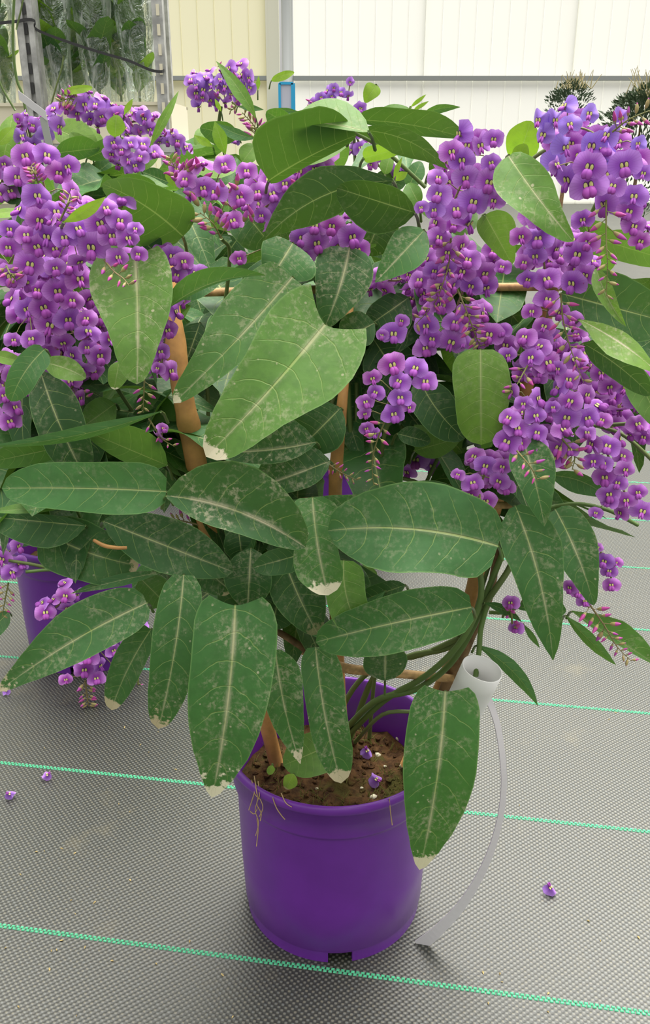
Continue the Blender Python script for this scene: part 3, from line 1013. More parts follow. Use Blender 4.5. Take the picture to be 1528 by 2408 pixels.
# --- big front leaves, top to bottom
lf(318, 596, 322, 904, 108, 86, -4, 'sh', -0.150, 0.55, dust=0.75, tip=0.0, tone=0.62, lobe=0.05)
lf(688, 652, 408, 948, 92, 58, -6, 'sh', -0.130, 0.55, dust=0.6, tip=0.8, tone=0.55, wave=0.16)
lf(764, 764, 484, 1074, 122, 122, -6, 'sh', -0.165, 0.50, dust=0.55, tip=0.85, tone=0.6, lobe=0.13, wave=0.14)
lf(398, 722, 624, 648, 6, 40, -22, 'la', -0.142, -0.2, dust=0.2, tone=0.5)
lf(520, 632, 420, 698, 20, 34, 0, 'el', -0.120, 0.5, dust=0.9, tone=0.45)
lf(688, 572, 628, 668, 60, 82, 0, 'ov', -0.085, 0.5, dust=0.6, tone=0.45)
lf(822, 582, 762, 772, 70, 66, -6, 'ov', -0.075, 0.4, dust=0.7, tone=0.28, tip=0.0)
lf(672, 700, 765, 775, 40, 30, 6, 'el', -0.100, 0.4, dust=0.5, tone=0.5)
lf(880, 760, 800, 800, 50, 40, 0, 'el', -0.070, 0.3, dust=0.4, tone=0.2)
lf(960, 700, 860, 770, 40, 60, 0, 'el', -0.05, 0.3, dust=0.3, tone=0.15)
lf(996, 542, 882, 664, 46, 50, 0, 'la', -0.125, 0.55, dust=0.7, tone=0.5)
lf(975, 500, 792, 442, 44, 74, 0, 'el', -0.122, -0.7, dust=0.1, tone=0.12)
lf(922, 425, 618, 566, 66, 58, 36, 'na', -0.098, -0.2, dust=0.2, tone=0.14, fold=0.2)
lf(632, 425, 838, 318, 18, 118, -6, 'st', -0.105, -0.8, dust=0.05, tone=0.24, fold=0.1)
lf(866, 310, 692, 284, 60, 8, 4, 'el', -0.120, 1.3, dust=0.5, tone=0.62, fold=0.05)  # pale tone and dust here stand in for sky sheen
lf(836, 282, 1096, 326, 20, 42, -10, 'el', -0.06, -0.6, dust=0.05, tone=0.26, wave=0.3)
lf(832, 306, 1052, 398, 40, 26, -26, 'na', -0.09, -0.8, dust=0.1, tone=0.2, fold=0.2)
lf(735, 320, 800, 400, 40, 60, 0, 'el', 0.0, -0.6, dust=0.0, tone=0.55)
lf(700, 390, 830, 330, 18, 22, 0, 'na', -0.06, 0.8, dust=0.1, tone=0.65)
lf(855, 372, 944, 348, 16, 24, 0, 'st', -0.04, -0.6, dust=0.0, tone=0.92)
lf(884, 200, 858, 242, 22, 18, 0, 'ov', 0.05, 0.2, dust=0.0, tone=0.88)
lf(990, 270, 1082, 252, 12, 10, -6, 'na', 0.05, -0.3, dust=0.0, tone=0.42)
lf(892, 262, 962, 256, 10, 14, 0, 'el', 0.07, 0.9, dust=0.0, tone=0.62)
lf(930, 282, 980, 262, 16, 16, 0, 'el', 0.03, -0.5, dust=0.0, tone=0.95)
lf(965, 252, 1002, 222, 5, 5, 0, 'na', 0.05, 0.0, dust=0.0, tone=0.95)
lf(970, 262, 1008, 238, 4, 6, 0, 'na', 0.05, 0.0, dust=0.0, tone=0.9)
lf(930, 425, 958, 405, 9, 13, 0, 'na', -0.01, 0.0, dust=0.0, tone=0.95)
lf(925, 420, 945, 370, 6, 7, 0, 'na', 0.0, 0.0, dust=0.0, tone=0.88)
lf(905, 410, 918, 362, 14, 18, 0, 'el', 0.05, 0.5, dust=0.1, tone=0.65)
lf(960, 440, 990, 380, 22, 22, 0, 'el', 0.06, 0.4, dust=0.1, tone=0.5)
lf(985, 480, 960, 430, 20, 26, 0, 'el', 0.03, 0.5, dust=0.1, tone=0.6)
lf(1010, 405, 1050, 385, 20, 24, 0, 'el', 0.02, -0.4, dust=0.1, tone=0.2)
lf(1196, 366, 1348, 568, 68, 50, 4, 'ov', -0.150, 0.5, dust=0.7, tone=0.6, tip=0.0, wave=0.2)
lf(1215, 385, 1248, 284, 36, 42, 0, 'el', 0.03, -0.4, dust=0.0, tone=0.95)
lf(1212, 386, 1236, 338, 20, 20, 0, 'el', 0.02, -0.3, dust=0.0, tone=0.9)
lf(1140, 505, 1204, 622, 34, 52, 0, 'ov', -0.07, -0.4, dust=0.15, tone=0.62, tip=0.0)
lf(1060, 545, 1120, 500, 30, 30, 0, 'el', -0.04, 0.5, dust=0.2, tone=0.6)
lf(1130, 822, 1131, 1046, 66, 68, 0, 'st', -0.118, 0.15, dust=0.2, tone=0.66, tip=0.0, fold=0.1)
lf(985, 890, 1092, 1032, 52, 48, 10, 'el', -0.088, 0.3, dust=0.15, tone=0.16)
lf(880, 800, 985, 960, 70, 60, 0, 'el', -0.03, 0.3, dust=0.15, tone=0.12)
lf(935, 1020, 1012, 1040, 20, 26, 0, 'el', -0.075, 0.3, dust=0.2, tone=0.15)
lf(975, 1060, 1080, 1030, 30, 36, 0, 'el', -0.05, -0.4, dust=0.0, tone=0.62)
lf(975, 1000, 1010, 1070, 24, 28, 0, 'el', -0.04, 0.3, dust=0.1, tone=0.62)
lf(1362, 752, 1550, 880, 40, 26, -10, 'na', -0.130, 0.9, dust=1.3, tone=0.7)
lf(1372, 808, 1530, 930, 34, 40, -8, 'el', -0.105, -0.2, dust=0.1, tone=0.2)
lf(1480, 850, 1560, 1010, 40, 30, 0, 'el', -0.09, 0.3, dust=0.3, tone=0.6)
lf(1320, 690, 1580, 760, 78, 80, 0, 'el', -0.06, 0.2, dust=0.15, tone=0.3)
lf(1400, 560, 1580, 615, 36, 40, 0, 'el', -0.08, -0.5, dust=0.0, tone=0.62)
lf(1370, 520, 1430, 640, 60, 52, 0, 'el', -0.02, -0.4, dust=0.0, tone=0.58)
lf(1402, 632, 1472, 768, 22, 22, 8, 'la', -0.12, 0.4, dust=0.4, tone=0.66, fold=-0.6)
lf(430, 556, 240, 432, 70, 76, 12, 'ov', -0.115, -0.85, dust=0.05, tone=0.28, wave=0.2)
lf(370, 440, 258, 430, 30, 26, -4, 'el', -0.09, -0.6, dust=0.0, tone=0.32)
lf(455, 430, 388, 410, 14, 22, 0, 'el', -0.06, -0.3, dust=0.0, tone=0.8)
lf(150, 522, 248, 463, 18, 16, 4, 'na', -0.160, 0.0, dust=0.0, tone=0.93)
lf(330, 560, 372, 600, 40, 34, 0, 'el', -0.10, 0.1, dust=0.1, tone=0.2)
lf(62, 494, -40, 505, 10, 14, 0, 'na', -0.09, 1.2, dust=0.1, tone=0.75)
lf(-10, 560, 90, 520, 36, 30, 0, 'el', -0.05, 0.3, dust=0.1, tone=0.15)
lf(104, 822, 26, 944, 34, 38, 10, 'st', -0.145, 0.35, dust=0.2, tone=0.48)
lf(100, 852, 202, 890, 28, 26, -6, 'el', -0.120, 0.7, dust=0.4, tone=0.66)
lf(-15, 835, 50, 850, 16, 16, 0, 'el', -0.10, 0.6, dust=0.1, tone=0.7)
lf(280, 850, 268, 916, 22, 26, 0, 'el', -0.125, 0.5, dust=0.3, tone=0.66, tip=1.0)
lf(95, 872, 205, 1130, 58, 62, 8, 'el', -0.105, 0.3, dust=0.45, tone=0.14)
lf(378, 968, -30, 1050, 20, 12, -16, 'na', -0.130, -0.1, dust=0.05, tone=0.5, fold=0.3)
lf(392, 1094, 198, 1012, 56, 30, 0, 'el', -0.100, -0.2, dust=0.05, tone=0.58)
lf(150, 1050, -30, 1088, 34, 30, 0, 'el', -0.085, -0.2, dust=0.05, tone=0.56)
lf(270, 950, 200, 1000, 40, 34, 0, 'el', -0.06, 0.4, dust=0.2, tone=0.6)
lf(330, 930, 420, 1010, 30, 40, 0, 'el', -0.05, 0.4, dust=0.2, tone=0.6)
lf(380, 1030, 440, 1120, 30, 36, 0, 'el', -0.05, 0.5, dust=0.2, tone=0.58)
lf(390, 1156, 4, 1148, 66, 58, 4, 'st', -0.150, 0.45, dust=0.25, tone=0.5)
lf(170, 1188, -30, 1204, 16, 12, 0, 'na', -0.125, 0.9, dust=0.3, tone=0.62)
lf(200, 1236, -30, 1214, 18, 60, 0, 'el', -0.115, 0.3, dust=0.3, tone=0.25)
lf(104, 1252, 326, 1330, 74, 66, 10, 'st', -0.105, 0.35, dust=0.3, tip=0.3, tone=0.28)
lf(244, 1226, 548, 1345, 62, 66, 0, 'el', -0.118, 0.35, dust=0.4, tone=0.25)
lf(340, 1210, 372, 1270, 30, 26, 0, 'el', -0.06, 0.4, dust=0.2, tone=0.6)
lf(392, 1166, 718, 1288, 52, 108, -24, 'el', -0.172, 0.35, dust=0.95, tip=0.0, tone=0.3, fold=-0.5)
lf(735, 1170, 772, 1400, 62, 56, 6, 'st', -0.150, 0.45, dust=0.6, tip=0.95, tone=0.52, wave=0.3)
lf(775, 1085, 600, 1150, 70, 40, 0, 'el', -0.11, 0.35, dust=0.7, tone=0.25)
lf(742, 1040, 505, 1062, 80, 32, -8, 'el', -0.122, 0.3, dust=0.6, tone=0.22)
lf(800, 960, 700, 1060, 70, 60, 0, 'el', -0.09, 0.2, dust=0.2, tone=0.22)
lf(640, 940, 560, 1010, 60, 60, 0, 'el', -0.06, 0.2, dust=0.2, tone=0.15)
lf(962, 1198, 688, 1176, 34, 16, -8, 'na', -0.135, 0.4, dust=0.35, tone=0.36)
lf(1170, 1284, 770, 1248, 108, 104, 22, 'st', -0.165, 0.45, dust=0.3, tip=0.0, tone=0.42, wave=0.16)
lf(1100, 1180, 930, 1150, 34, 40, 0, 'el', -0.105, 0.2, dust=0.2, tone=0.18)
lf(808, 1318, 858, 1500, 50, 48, 16, 'st', -0.128, 0.35, dust=0.15, tip=0.0, tone=0.6)
lf(1108, 1428, 742, 1510, 66, 70, 4, 'st', -0.138, 0.4, dust=0.35, tone=0.38)
lf(660, 1290, 748, 1492, 58, 60, 6, 'el', -0.098, 0.35, dust=0.3, tip=0.15, tone=0.2)
lf(720, 1300, 595, 1335, 30, 36, 0, 'el', -0.125, 0.3, dust=0.6, tone=0.3)
lf(590, 1290, 582, 1432, 58, 54, 0, 'el', -0.105, 0.3, dust=0.55, tone=0.22)
lf(450, 1310, 545, 1392, 40, 42, 0, 'st', -0.09, 0.4, dust=0.5, tip=0.3, tone=0.28)
lf(560, 1240, 570, 1320, 40, 40, 0, 'el', -0.08, 0.3, dust=0.3, tone=0.15)
lf(655, 1400, 640, 1480, 60, 50, 0, 'el', -0.07, 0.3, dust=0.3, tone=0.2)
lf(952, 1376, 832, 1418, 26, 22, 0, 'el', -0.085, 0.3, dust=0.1, tone=0.2)
lf(905, 1390, 838, 1450, 10, 14, 0, 'na', -0.10, 0.3, dust=0.1, tone=0.5)
lf(905, 1600, 906, 1508, 52, 54, 0, 'el', -0.035, 0.4, dust=0.6, tone=0.25, arch=0.0)
lf(553, 1424, 498, 1876, 100, 102, -10, 'fu', -0.168, 0.22, dust=0.7, tip=1.0, tone=0.5, lobe=0.05, wave=0.06)
lf(648, 1528, 706, 1796, 48, 54, 8, 'la', -0.135, 0.25, dust=0.7, tip=0.75, tone=0.5)
lf(742, 1522, 802, 1842, 42, 56, 8, 'st', -0.125, 0.25, dust=0.65, tip=0.5, tone=0.46)
lf(1047, 1626, 986, 2046, 84, 90, -10, 'fu', -0.140, 0.12, dust=0.6, tip=0.85, tone=0.5, lobe=0.03, wave=0.06)
lf(432, 1352, 372, 1714, 56, 54, -8, 'st', -0.150, 0.25, dust=0.5, tip=0.35, tone=0.4)
lf(345, 1418, -4, 1626, 74, 58, 12, 'ov', -0.160, 0.35, dust=0.5, tip=0.5, tone=0.42)
lf(355, 1480, 262, 1670, 42, 32, 8, 'st', -0.125, 0.3, dust=0.3, tip=0.4, tone=0.4)
lf(385, 1345, 166, 1396, 16, 14, 4, 'na', -0.115, 0.6, dust=0.7, tip=0.4, tone=0.4)
lf(330, 1360, 390, 1420, 50, 40, 0, 'el', -0.05, 0.5, dust=0.2, tone=0.55)
lf(1228, 1030, 1280, 1238, 48, 56, -4, 'la', -0.135, 0.35, dust=0.6, tone=0.42)
lf(1212, 1190, 1300, 1552, 68, 68, -14, 'la', -0.125, 0.25, dust=0.55, tone=0.42, wave=0.2)
lf(1306, 1198, 1396, 1424, 56, 56, -8, 'ov', -0.115, 0.3, dust=0.6, tone=0.4)
lf(1295, 1118, 1424, 1166, 30, 18, -12, 'el', -0.06, 0.2, dust=0.1, tone=0.48)
lf(1122, 1518, 1264, 1660, 16, 22, -16, 'na', -0.05, 0.0, dust=0.0, tone=0.5, fold=0.4)
lf(1330, 1448, 1448, 1564, 14, 17, 2, 'na', -0.05, 0.0, dust=0.0, tone=0.55, fold=0.4)
lf(1230, 1468, 1269, 1524, 7, 8, 0, 'na', -0.05, 0.0, dust=0.0, tone=0.55)
lf(1140, 1418, 1226, 1462, 12, 12, -6, 'na', -0.05, 0.2, dust=0.0, tone=0.3)
lf(1196, 1428, 1320, 1458, 10, 16, -10, 'na', -0.045, 0.2, dust=0.0, tone=0.45)
lf(1240, 1400, 1330, 1440, 30, 26, 0, 'el', -0.04, 0.5, dust=0.2, tone=0.45)
lf(1345, 1438, 1570, 1580, 10, 44, 0, 'na', -0.06, 0.4, dust=0.3, tone=0.55)
lf(792, 1745, 666, 1800, 50, 58, 0, 'el', -0.03, 1.0, dust=0.0, tone=0.62, arch=0.05)
lf(690, 1820, 672, 1856, 16, 18, 0, 'el', -0.055, 0.8, dust=0.0, tip=0.2, tone=0.85)
lf(640, 1800, 632, 1822, 9, 10, 0, 'el', -0.05, 0.8, dust=0.0, tone=0.8, pet=0.01)
# wedge of leaves in the hollow of the plant (behind the front ones), shade put into their dark tone
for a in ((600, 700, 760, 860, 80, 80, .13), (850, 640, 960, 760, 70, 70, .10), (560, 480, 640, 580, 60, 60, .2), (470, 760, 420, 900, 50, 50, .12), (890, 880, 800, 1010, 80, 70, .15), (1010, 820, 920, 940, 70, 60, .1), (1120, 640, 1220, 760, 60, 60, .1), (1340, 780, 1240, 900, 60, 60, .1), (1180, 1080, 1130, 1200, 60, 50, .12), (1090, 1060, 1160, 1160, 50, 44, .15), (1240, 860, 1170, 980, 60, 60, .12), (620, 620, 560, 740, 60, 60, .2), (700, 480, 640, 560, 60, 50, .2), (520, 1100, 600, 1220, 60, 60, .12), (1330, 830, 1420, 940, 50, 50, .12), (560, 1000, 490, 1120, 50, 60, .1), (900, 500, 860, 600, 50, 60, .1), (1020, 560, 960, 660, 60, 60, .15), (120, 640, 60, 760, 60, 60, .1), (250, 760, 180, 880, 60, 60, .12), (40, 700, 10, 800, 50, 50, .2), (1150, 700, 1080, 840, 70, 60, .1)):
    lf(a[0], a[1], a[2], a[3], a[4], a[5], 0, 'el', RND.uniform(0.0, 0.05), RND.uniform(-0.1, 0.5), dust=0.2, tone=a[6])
# --- leaves of the plants behind
def back(rt, c, rows_):
    for b in rows_:
        bx, by, tx, ty, wa, wb, bend, prof, dd, kk, tone = b
        leaf(rt, bx, by, tx, ty, wa, wb, bend, prof, dd, kk, dust=0.1, tone=tone, Y=c.y)
back(plant_l, LEFT, [
 (120, 300, 228, 362, 30, 40, -8, 'el', 0.0, 0.9, 0.72), (215, 365, 165, 312, 20, 20, 0, 'el', -0.02, 0.9, 0.7),
 (130, 360, 235, 348, 22, 34, 0, 'el', -0.05, -0.4, 0.42), (205, 372, 300, 330, 20, 26, 0, 'el', -0.04, -0.3, 0.42),
 (30, 270, 2, 400, 26, 30, 0, 'el', 0.0, 0.5, 0.7), (-5, 340, 30, 300, 16, 16, 0, 'el', -0.02, 0.3, 0.85),
 (352, 345, 420, 214, 12, 12, 0, 'na', -0.06, 0.3, 0.68), (148, 218, 218, 206, 12, 9, -3, 'el', -0.02, 0.3, 0.9),
 (270, 322, 274, 270, 22, 22, 0, 'el', -0.08, 0.0, 0.82), (292, 270, 312, 232, 7, 8, 0, 'na', -0.03, 0.0, 0.9),
 (240, 345, 196, 300, 18, 20, 0, 'el', 0.02, 1.0, 0.72), (330, 400, 240, 372, 20, 22, 0, 'el', 0.02, 0.7, 0.66),
 (360, 340, 330, 400, 22, 24, 0, 'el', 0.02, 0.5, 0.66), (400, 430, 330, 402, 20, 24, 0, 'el', 0.05, 0.4, 0.3),
 (250, 400, 300, 450, 24, 24, 0, 'el', 0.02, 0.3, 0.2), (210, 420, 260, 380, 24, 24, 0, 'el', 0.0, 0.3, 0.3),
 (0, 430, 60, 470, 30, 26, 0, 'el', 0.0, 0.4, 0.15), (40, 480, 110, 520, 30, 26, 0, 'el', 0.02, 0.4, 0.15),
 (60, 640, 120, 740, 50, 50, 0, 'el', 0.02, 0.4, 0.15), (200, 700, 140, 800, 50, 50, 0, 'el', 0.02, 0.4, 0.12),
 (300, 600, 230, 700, 60, 60, 0, 'el', 0.05, 0.4, 0.12), (380, 700, 440, 800, 40, 40, 0, 'el', 0.05, 0.4, 0.12),
 (160, 900, 240, 960, 50, 50, 0, 'el', -0.02, 0.5, 0.5), (300, 900, 220, 960, 40, 44, 0, 'el', -0.02, 0.5, 0.5),
 (0, 940, 60, 1040, 40, 40, 0, 'el', 0.0, 0.5, 0.45), (120, 1080, 20, 1120, 40, 40, 0, 'el', 0.0, 0.5, 0.3),
 (260, 1040, 330, 1110, 40, 40, 0, 'el', 0.0, 0.5, 0.4), (420, 1060, 360, 1160, 34, 34, 0, 'el', 0.0, 0.5, 0.5),
 (200, 1230, 90, 1290, 34, 34, 0, 'el', -0.03, 0.5, 0.2), (40, 1280, 100, 1240, 20, 22, 0, 'el', -0.05, 0.5, 0.2),
 (300, 1240, 380, 1300, 40, 40, 0, 'el', -0.06, 0.5, 0.2), (320, 1400, 390, 1320, 40, 40, 0, 'el', -0.10, 0.5, 0.5),
 (50, 1210, -20, 1260, 26, 26, 0, 'el', -0.04, 0.5, 0.3), (20, 1440, -40, 1500, 26, 26, 0, 'el', -0.12, 0.5, 0.4),
])
back(plant_c, CENB, [
 (602, 278, 508, 144, 16, 18, 6, 'na', -0.10, 0.4, 0.64), (638, 190, 692, 170, 12, 9, -3, 'el', -0.06, 0.2, 0.92),
 (606, 212, 608, 178, 5, 5, 0, 'na', -0.06, 0.0, 0.9), (690, 300, 626, 262, 24, 26, 0, 'el', -0.02, -0.4, 0.5),
 (700, 262, 640, 256, 6, 8, 0, 'na', 0.0, 0.0, 0.4), (710, 330, 640, 330, 26, 30, 0, 'el', -0.06, 0.2, 0.45),
 (560, 320, 470, 300, 26, 30, 0, 'el', -0.05, -0.3, 0.36), (600, 325, 510, 290, 12, 16, -6, 'na', -0.07, 0.3, 0.45),
 (530, 362, 505, 285, 16, 18, 0, 'na', -0.10, 0.0, 0.8), (500, 345, 456, 318, 9, 10, 0, 'na', -0.11, 0.2, 0.92),
 (600, 340, 570, 380, 24, 24, 0, 'el', -0.02, 0.8, 0.68), (480, 300, 462, 345, 16, 18, 0, 'el', 0.0, 0.8, 0.68),
 (520, 350, 410, 375, 22, 20, 0, 'el', -0.08, 0.9, 0.62), (450, 390, 560, 395, 26, 20, 0, 'el', -0.12, 0.9, 0.7),
 (480, 380, 400, 400, 22, 22, 0, 'el', -0.06, 0.4, 0.3), (560, 400, 620, 440, 40, 34, 0, 'el', -0.1, 0.0, 0.5),
 (560, 250, 620, 258, 8, 8, 0, 'na', -0.02, 0.3, 0.4), (520, 262, 505, 232, 5, 6, 0, 'na', -0.04, 0.0, 0.92),
 (700, 420, 620, 470, 40, 40, 0, 'el', 0.0, 0.3, 0.2), (760, 430, 860, 470, 40, 40, 0, 'el', 0.0, 0.3, 0.3),
 (880, 450, 960, 400, 30, 34, 0, 'el', 0.0, 0.4, 0.3), (640, 560, 720, 640, 50, 50, 0, 'el', 0.0, 0.3, 0.12),
 (860, 560, 940, 640, 50, 50, 0, 'el', 0.0, 0.3, 0.12), (600, 760, 700, 860, 60, 60, 0, 'el', 0.0, 0.3, 0.12),
 (900, 700, 980, 800, 60, 60, 0, 'el', 0.0, 0.3, 0.12), (760, 860, 700, 960, 60, 60, 0, 'el', 0.0, 0.3, 0.12),
 (760, 820, 880, 900, 60, 60, 0, 'el', 0.0, 0.3, 0.14), (560, 560, 500, 640, 50, 50, 0, 'el', 0.0, 0.3, 0.2), 
 (500, 700, 560, 820, 50, 50, 0, 'el', 0.0, 0.3, 0.12), (1000, 960, 1060, 1010, 36, 40, 0, 'el', -0.1, 0.2, 0.6),
])
back(plant_m, MIDB, [
 (480, 480, 420, 420, 26, 26, 0, 'el', 0.0, 0.3, 0.3), (440, 560, 380, 640, 40, 40, 0, 'el', 0.0, 0.3, 0.2),
 (330, 640, 400, 720, 40, 40, 0, 'el', 0.0, 0.3, 0.14), (420, 760, 500, 860, 50, 50, 0, 'el', 0.0, 0.3, 0.12),
 (360, 860, 440, 940, 40, 40, 0, 'el', 0.0, 0.3, 0.2), (520, 900, 600, 980, 50, 50, 0, 'el', 0.0, 0.3, 0.12),
 (300, 500, 360, 560, 34, 34, 0, 'el', 0.0, 0.3, 0.3), (560, 980, 640, 1060, 40, 40, 0, 'el', 0.0, 0.3, 0.14),
 (620, 840, 540, 900, 50, 50, 0, 'el', 0.0, 0.3, 0.12), (240, 460, 310, 430, 26, 26, 0, 'el', 0.0, 0.5, 0.4),
])

# --- foliage filling the depth of each plant, its low tones standing in for shade
GL = [generic_leaf_mesh('leaf', 0.105, 0.042, PROF[pr], ar, 0.25, 0.25, 60 + i, M['leaf']) for i, (pr, ar) in enumerate((('ov', 0.15), ('el', 0.25), ('st', 0.1), ('la', 0.3), ('ov', 0.3), ('el', 0.05)))]
def fill(rt, boxes, Y, seed):
    rr = random.Random(seed)
    for (x0, y0, x1, y1, d0, d1, n, t0, t1) in boxes:
        for i in range(n):
            px, py = rr.uniform(x0, x1), rr.uniform(y0, y1)
            p = P(px, py, Y + rr.uniform(d0, d1))
            o = link('leaf', rr.choice(GL), rt, p)
            az = rr.uniform(0, 6.28)
            dv = Vector((math.cos(az), math.sin(az) * 0.8 - 0.3, rr.uniform(-1.0, 0.15))).normalized()
            o.rotation_mode = 'QUATERNION'
            o.rotation_quaternion = dv.to_track_quat('Y', 'Z') @ Quaternion((0, 1, 0), rr.uniform(-0.6, 0.6))
            s = rr.uniform(0.75, 1.15)
            o.scale = (s, s, s)
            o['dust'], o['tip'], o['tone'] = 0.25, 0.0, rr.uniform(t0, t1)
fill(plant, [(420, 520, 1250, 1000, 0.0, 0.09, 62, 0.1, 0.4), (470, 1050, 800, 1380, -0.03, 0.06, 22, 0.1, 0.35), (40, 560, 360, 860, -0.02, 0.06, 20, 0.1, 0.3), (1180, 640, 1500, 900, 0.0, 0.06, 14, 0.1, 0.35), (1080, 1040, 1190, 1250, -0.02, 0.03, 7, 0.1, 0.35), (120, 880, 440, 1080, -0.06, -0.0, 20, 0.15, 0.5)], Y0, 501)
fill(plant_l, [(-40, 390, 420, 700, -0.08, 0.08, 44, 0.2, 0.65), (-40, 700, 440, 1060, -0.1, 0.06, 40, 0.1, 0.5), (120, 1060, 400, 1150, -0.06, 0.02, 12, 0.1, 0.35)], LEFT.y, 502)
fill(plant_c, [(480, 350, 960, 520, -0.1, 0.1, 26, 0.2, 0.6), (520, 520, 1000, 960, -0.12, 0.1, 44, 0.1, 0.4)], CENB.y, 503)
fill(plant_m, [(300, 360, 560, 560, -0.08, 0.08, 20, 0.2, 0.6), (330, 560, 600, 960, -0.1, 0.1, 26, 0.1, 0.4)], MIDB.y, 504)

# ---------------------------------------------------------------- flowers
def ellipsoid(m, c, ax, mat, nu=8, nv=5, taper=0.0):
    c = Vector(c)
    rows = []
    for i in range(nv + 1):
        a = math.pi * i / nv
        row = []
        for j in range(nu):
            b = 2 * math.pi * j / nu
            s = math.sin(a) * (1 - taper * (1 - math.cos(a)) / 2) + 0.02
            row.append(c + ax @ Vector((s * math.cos(b), s * math.sin(b), math.cos(a))))
        rows.append(row)
    m.grid(rows, mat, None, close=True)

def flower_mesh(seed, wilt=0.0, tongue=False):
    """banner petal one unit wide facing +Z, upright along +Y"""
    rr = random.Random(seed)
    m = MB()
    ph = rr.uniform(0, 6.28)
    asy = rr.uniform(-0.05, 0.05)
    rows, uvs = [], []
    NR, NA = 5, 22
    for i in range(NR + 1):
        q = i / NR
        row, uv = [], []
        for j in range(NA):
            a = 2 * math.pi * j / NA
            ca, sa = math.cos(a), math.sin(a)
            R = 0.50 + 0.05 * ca * ca - 0.03 * sa
            R -= 0.10 * math.exp(-((a - math.pi / 2) / 0.2) ** 2)
            db = abs(a - 1.5 * math.pi)
            R *= 1 - 0.62 * math.exp(-(db / 0.55) ** 2)
            R *= 1 + 0.04 * math.sin(5 * a + ph) + 0.025 * math.sin(9 * a + 2 * ph) + asy * ca
            x, y = ca * R * q, sa * R * q
            z = -0.42 * (R * q) ** 2 + 0.065 * q * q * math.sin(4 * a + ph)
            z -= 0.05 * math.exp(-(x / 0.05) ** 2) * q
            if wilt:
                z -= wilt * abs(x) * 1.0
                x *= 1 - 0.35 * wilt
                y += 0.12 * wilt * q * math.cos(a * 3 + ph)
                z += 0.12 * wilt * q * math.sin(a * 3 + ph)
            row.append(Vector((x, y + 0.06, z)))
            uv.append((q, j / NA))
        rows.append(row)
        uvs.append(uv)
    m.grid(rows, 0, uvs, close=True)
    # the two yellow-green eyes in a dark ring
    for s in (-1, 1):
        for (k, zz, mt) in ((1.3, 0.012, 3), (1.0, 0.024, 2)):
            cx, cy = s * 0.074, 0.05
            ring = [Vector((cx + math.cos(2 * math.pi * j / 10) * 0.053 * k, cy + math.sin(2 * math.pi * j / 10) * 0.088 * k, zz)) for j in range(10)]
            m.add(ring + [Vector((cx, cy, zz + 0.02))], [(j, (j + 1) % 10, 10) for j in range(10)], mt)
    # wings and keel
    if tongue:
        for s in (-1, 1):
            ax = Matrix(((0.07, 0, s * 0.02), (0, 0.09, -0.13), (0, 0.05, 0.13)))
            ellipsoid(m, (s * 0.045, -0.13, 0.10), ax, 1, 8, 5, 0.4)
    else:
        sp = rr.uniform(0.75, 1.05)
        for s in (-1, 1):
            ax = Matrix(((0.135 * sp, 0, s * 0.02), (0, 0.12 * sp, -0.12), (0, 0.07, 0.11)))
            ellipsoid(m, (s * 0.062 * sp, -0.17, 0.10), ax, 1, 8, 6, -0.1)
    # calyx and the short tube behind
    m.tube([Vector((0, 0.0, 0.0)), Vector((0, -0.03, -0.12)), Vector((0, -0.06, -0.22)), Vector((0, -0.08, -0.26))], [0.05, 0.085, 0.075, 0.02], 8, mat=4)
    me, _ = m.mesh('flower', [M['banner'], M['wing'], M['eye'], M['eye_ring'], M['calyx']], True, center=False)
    return me

FL = [flower_mesh(i, 0.0, i % 4 == 3) for i in range(8)]
FLW = [flower_mesh(50 + i, 0.45 + 0.18 * i, True) for i in range(4)]

def bud_mesh(seed, split, fat):
    m = MB()
    rows = []
    NZ, NA = 8, 8
    for i in range(NZ + 1):
        t = i / NZ
        r = fat * math.sin(math.pi * min(1, t * 0.9 + 0.08)) ** 0.8 * (1 - 0.25 * t) + 0.012
        bend = 0.10 * t * t
        rows.append([Vector((math.cos(2 * math.pi * j / NA) * r, math.sin(2 * math.pi * j / NA) * r + bend, t)) for j in range(NA)])
    k = max(1, round(split * NZ))
    m.grid(rows[:k + 1], 1, None, close=True)
    m.grid(rows[k:], 0, None, close=True)
    me, _ = m.mesh('bud', [M['bud_pink'], M['bud_green']], True, center=False)
    return me
BUDS = [bud_mesh(0, 0.38, 0.19), bud_mesh(1, 0.45, 0.22), bud_mesh(2, 0.30, 0.17)]
BUDG = [bud_mesh(3, 0.85, 0.22), bud_mesh(4, 0.75, 0.20)]
CAMP = Vector((0, 0, H))
COUNT = {}

def put_flower(rac, p, facing, size, roll, rr, blue=0.0, wilt=False):
    me = rr.choice(FLW) if wilt else rr.choice(FL)
    o = link('flower', me, rac, p)
    z = facing.normalized()
    up = Vector((math.sin(roll), 0, math.cos(roll)))
    x = up.cross(z)
    x.normalize()
    y = z.cross(x)
    o.rotation_mode = 'QUATERNION'
    o.rotation_quaternion = Matrix((x, y, z)).transposed().to_quaternion()
    s = size * rr.uniform(0.84, 1.12)
    o.scale = (s, s, s)
    o['blue'] = blue
    return o

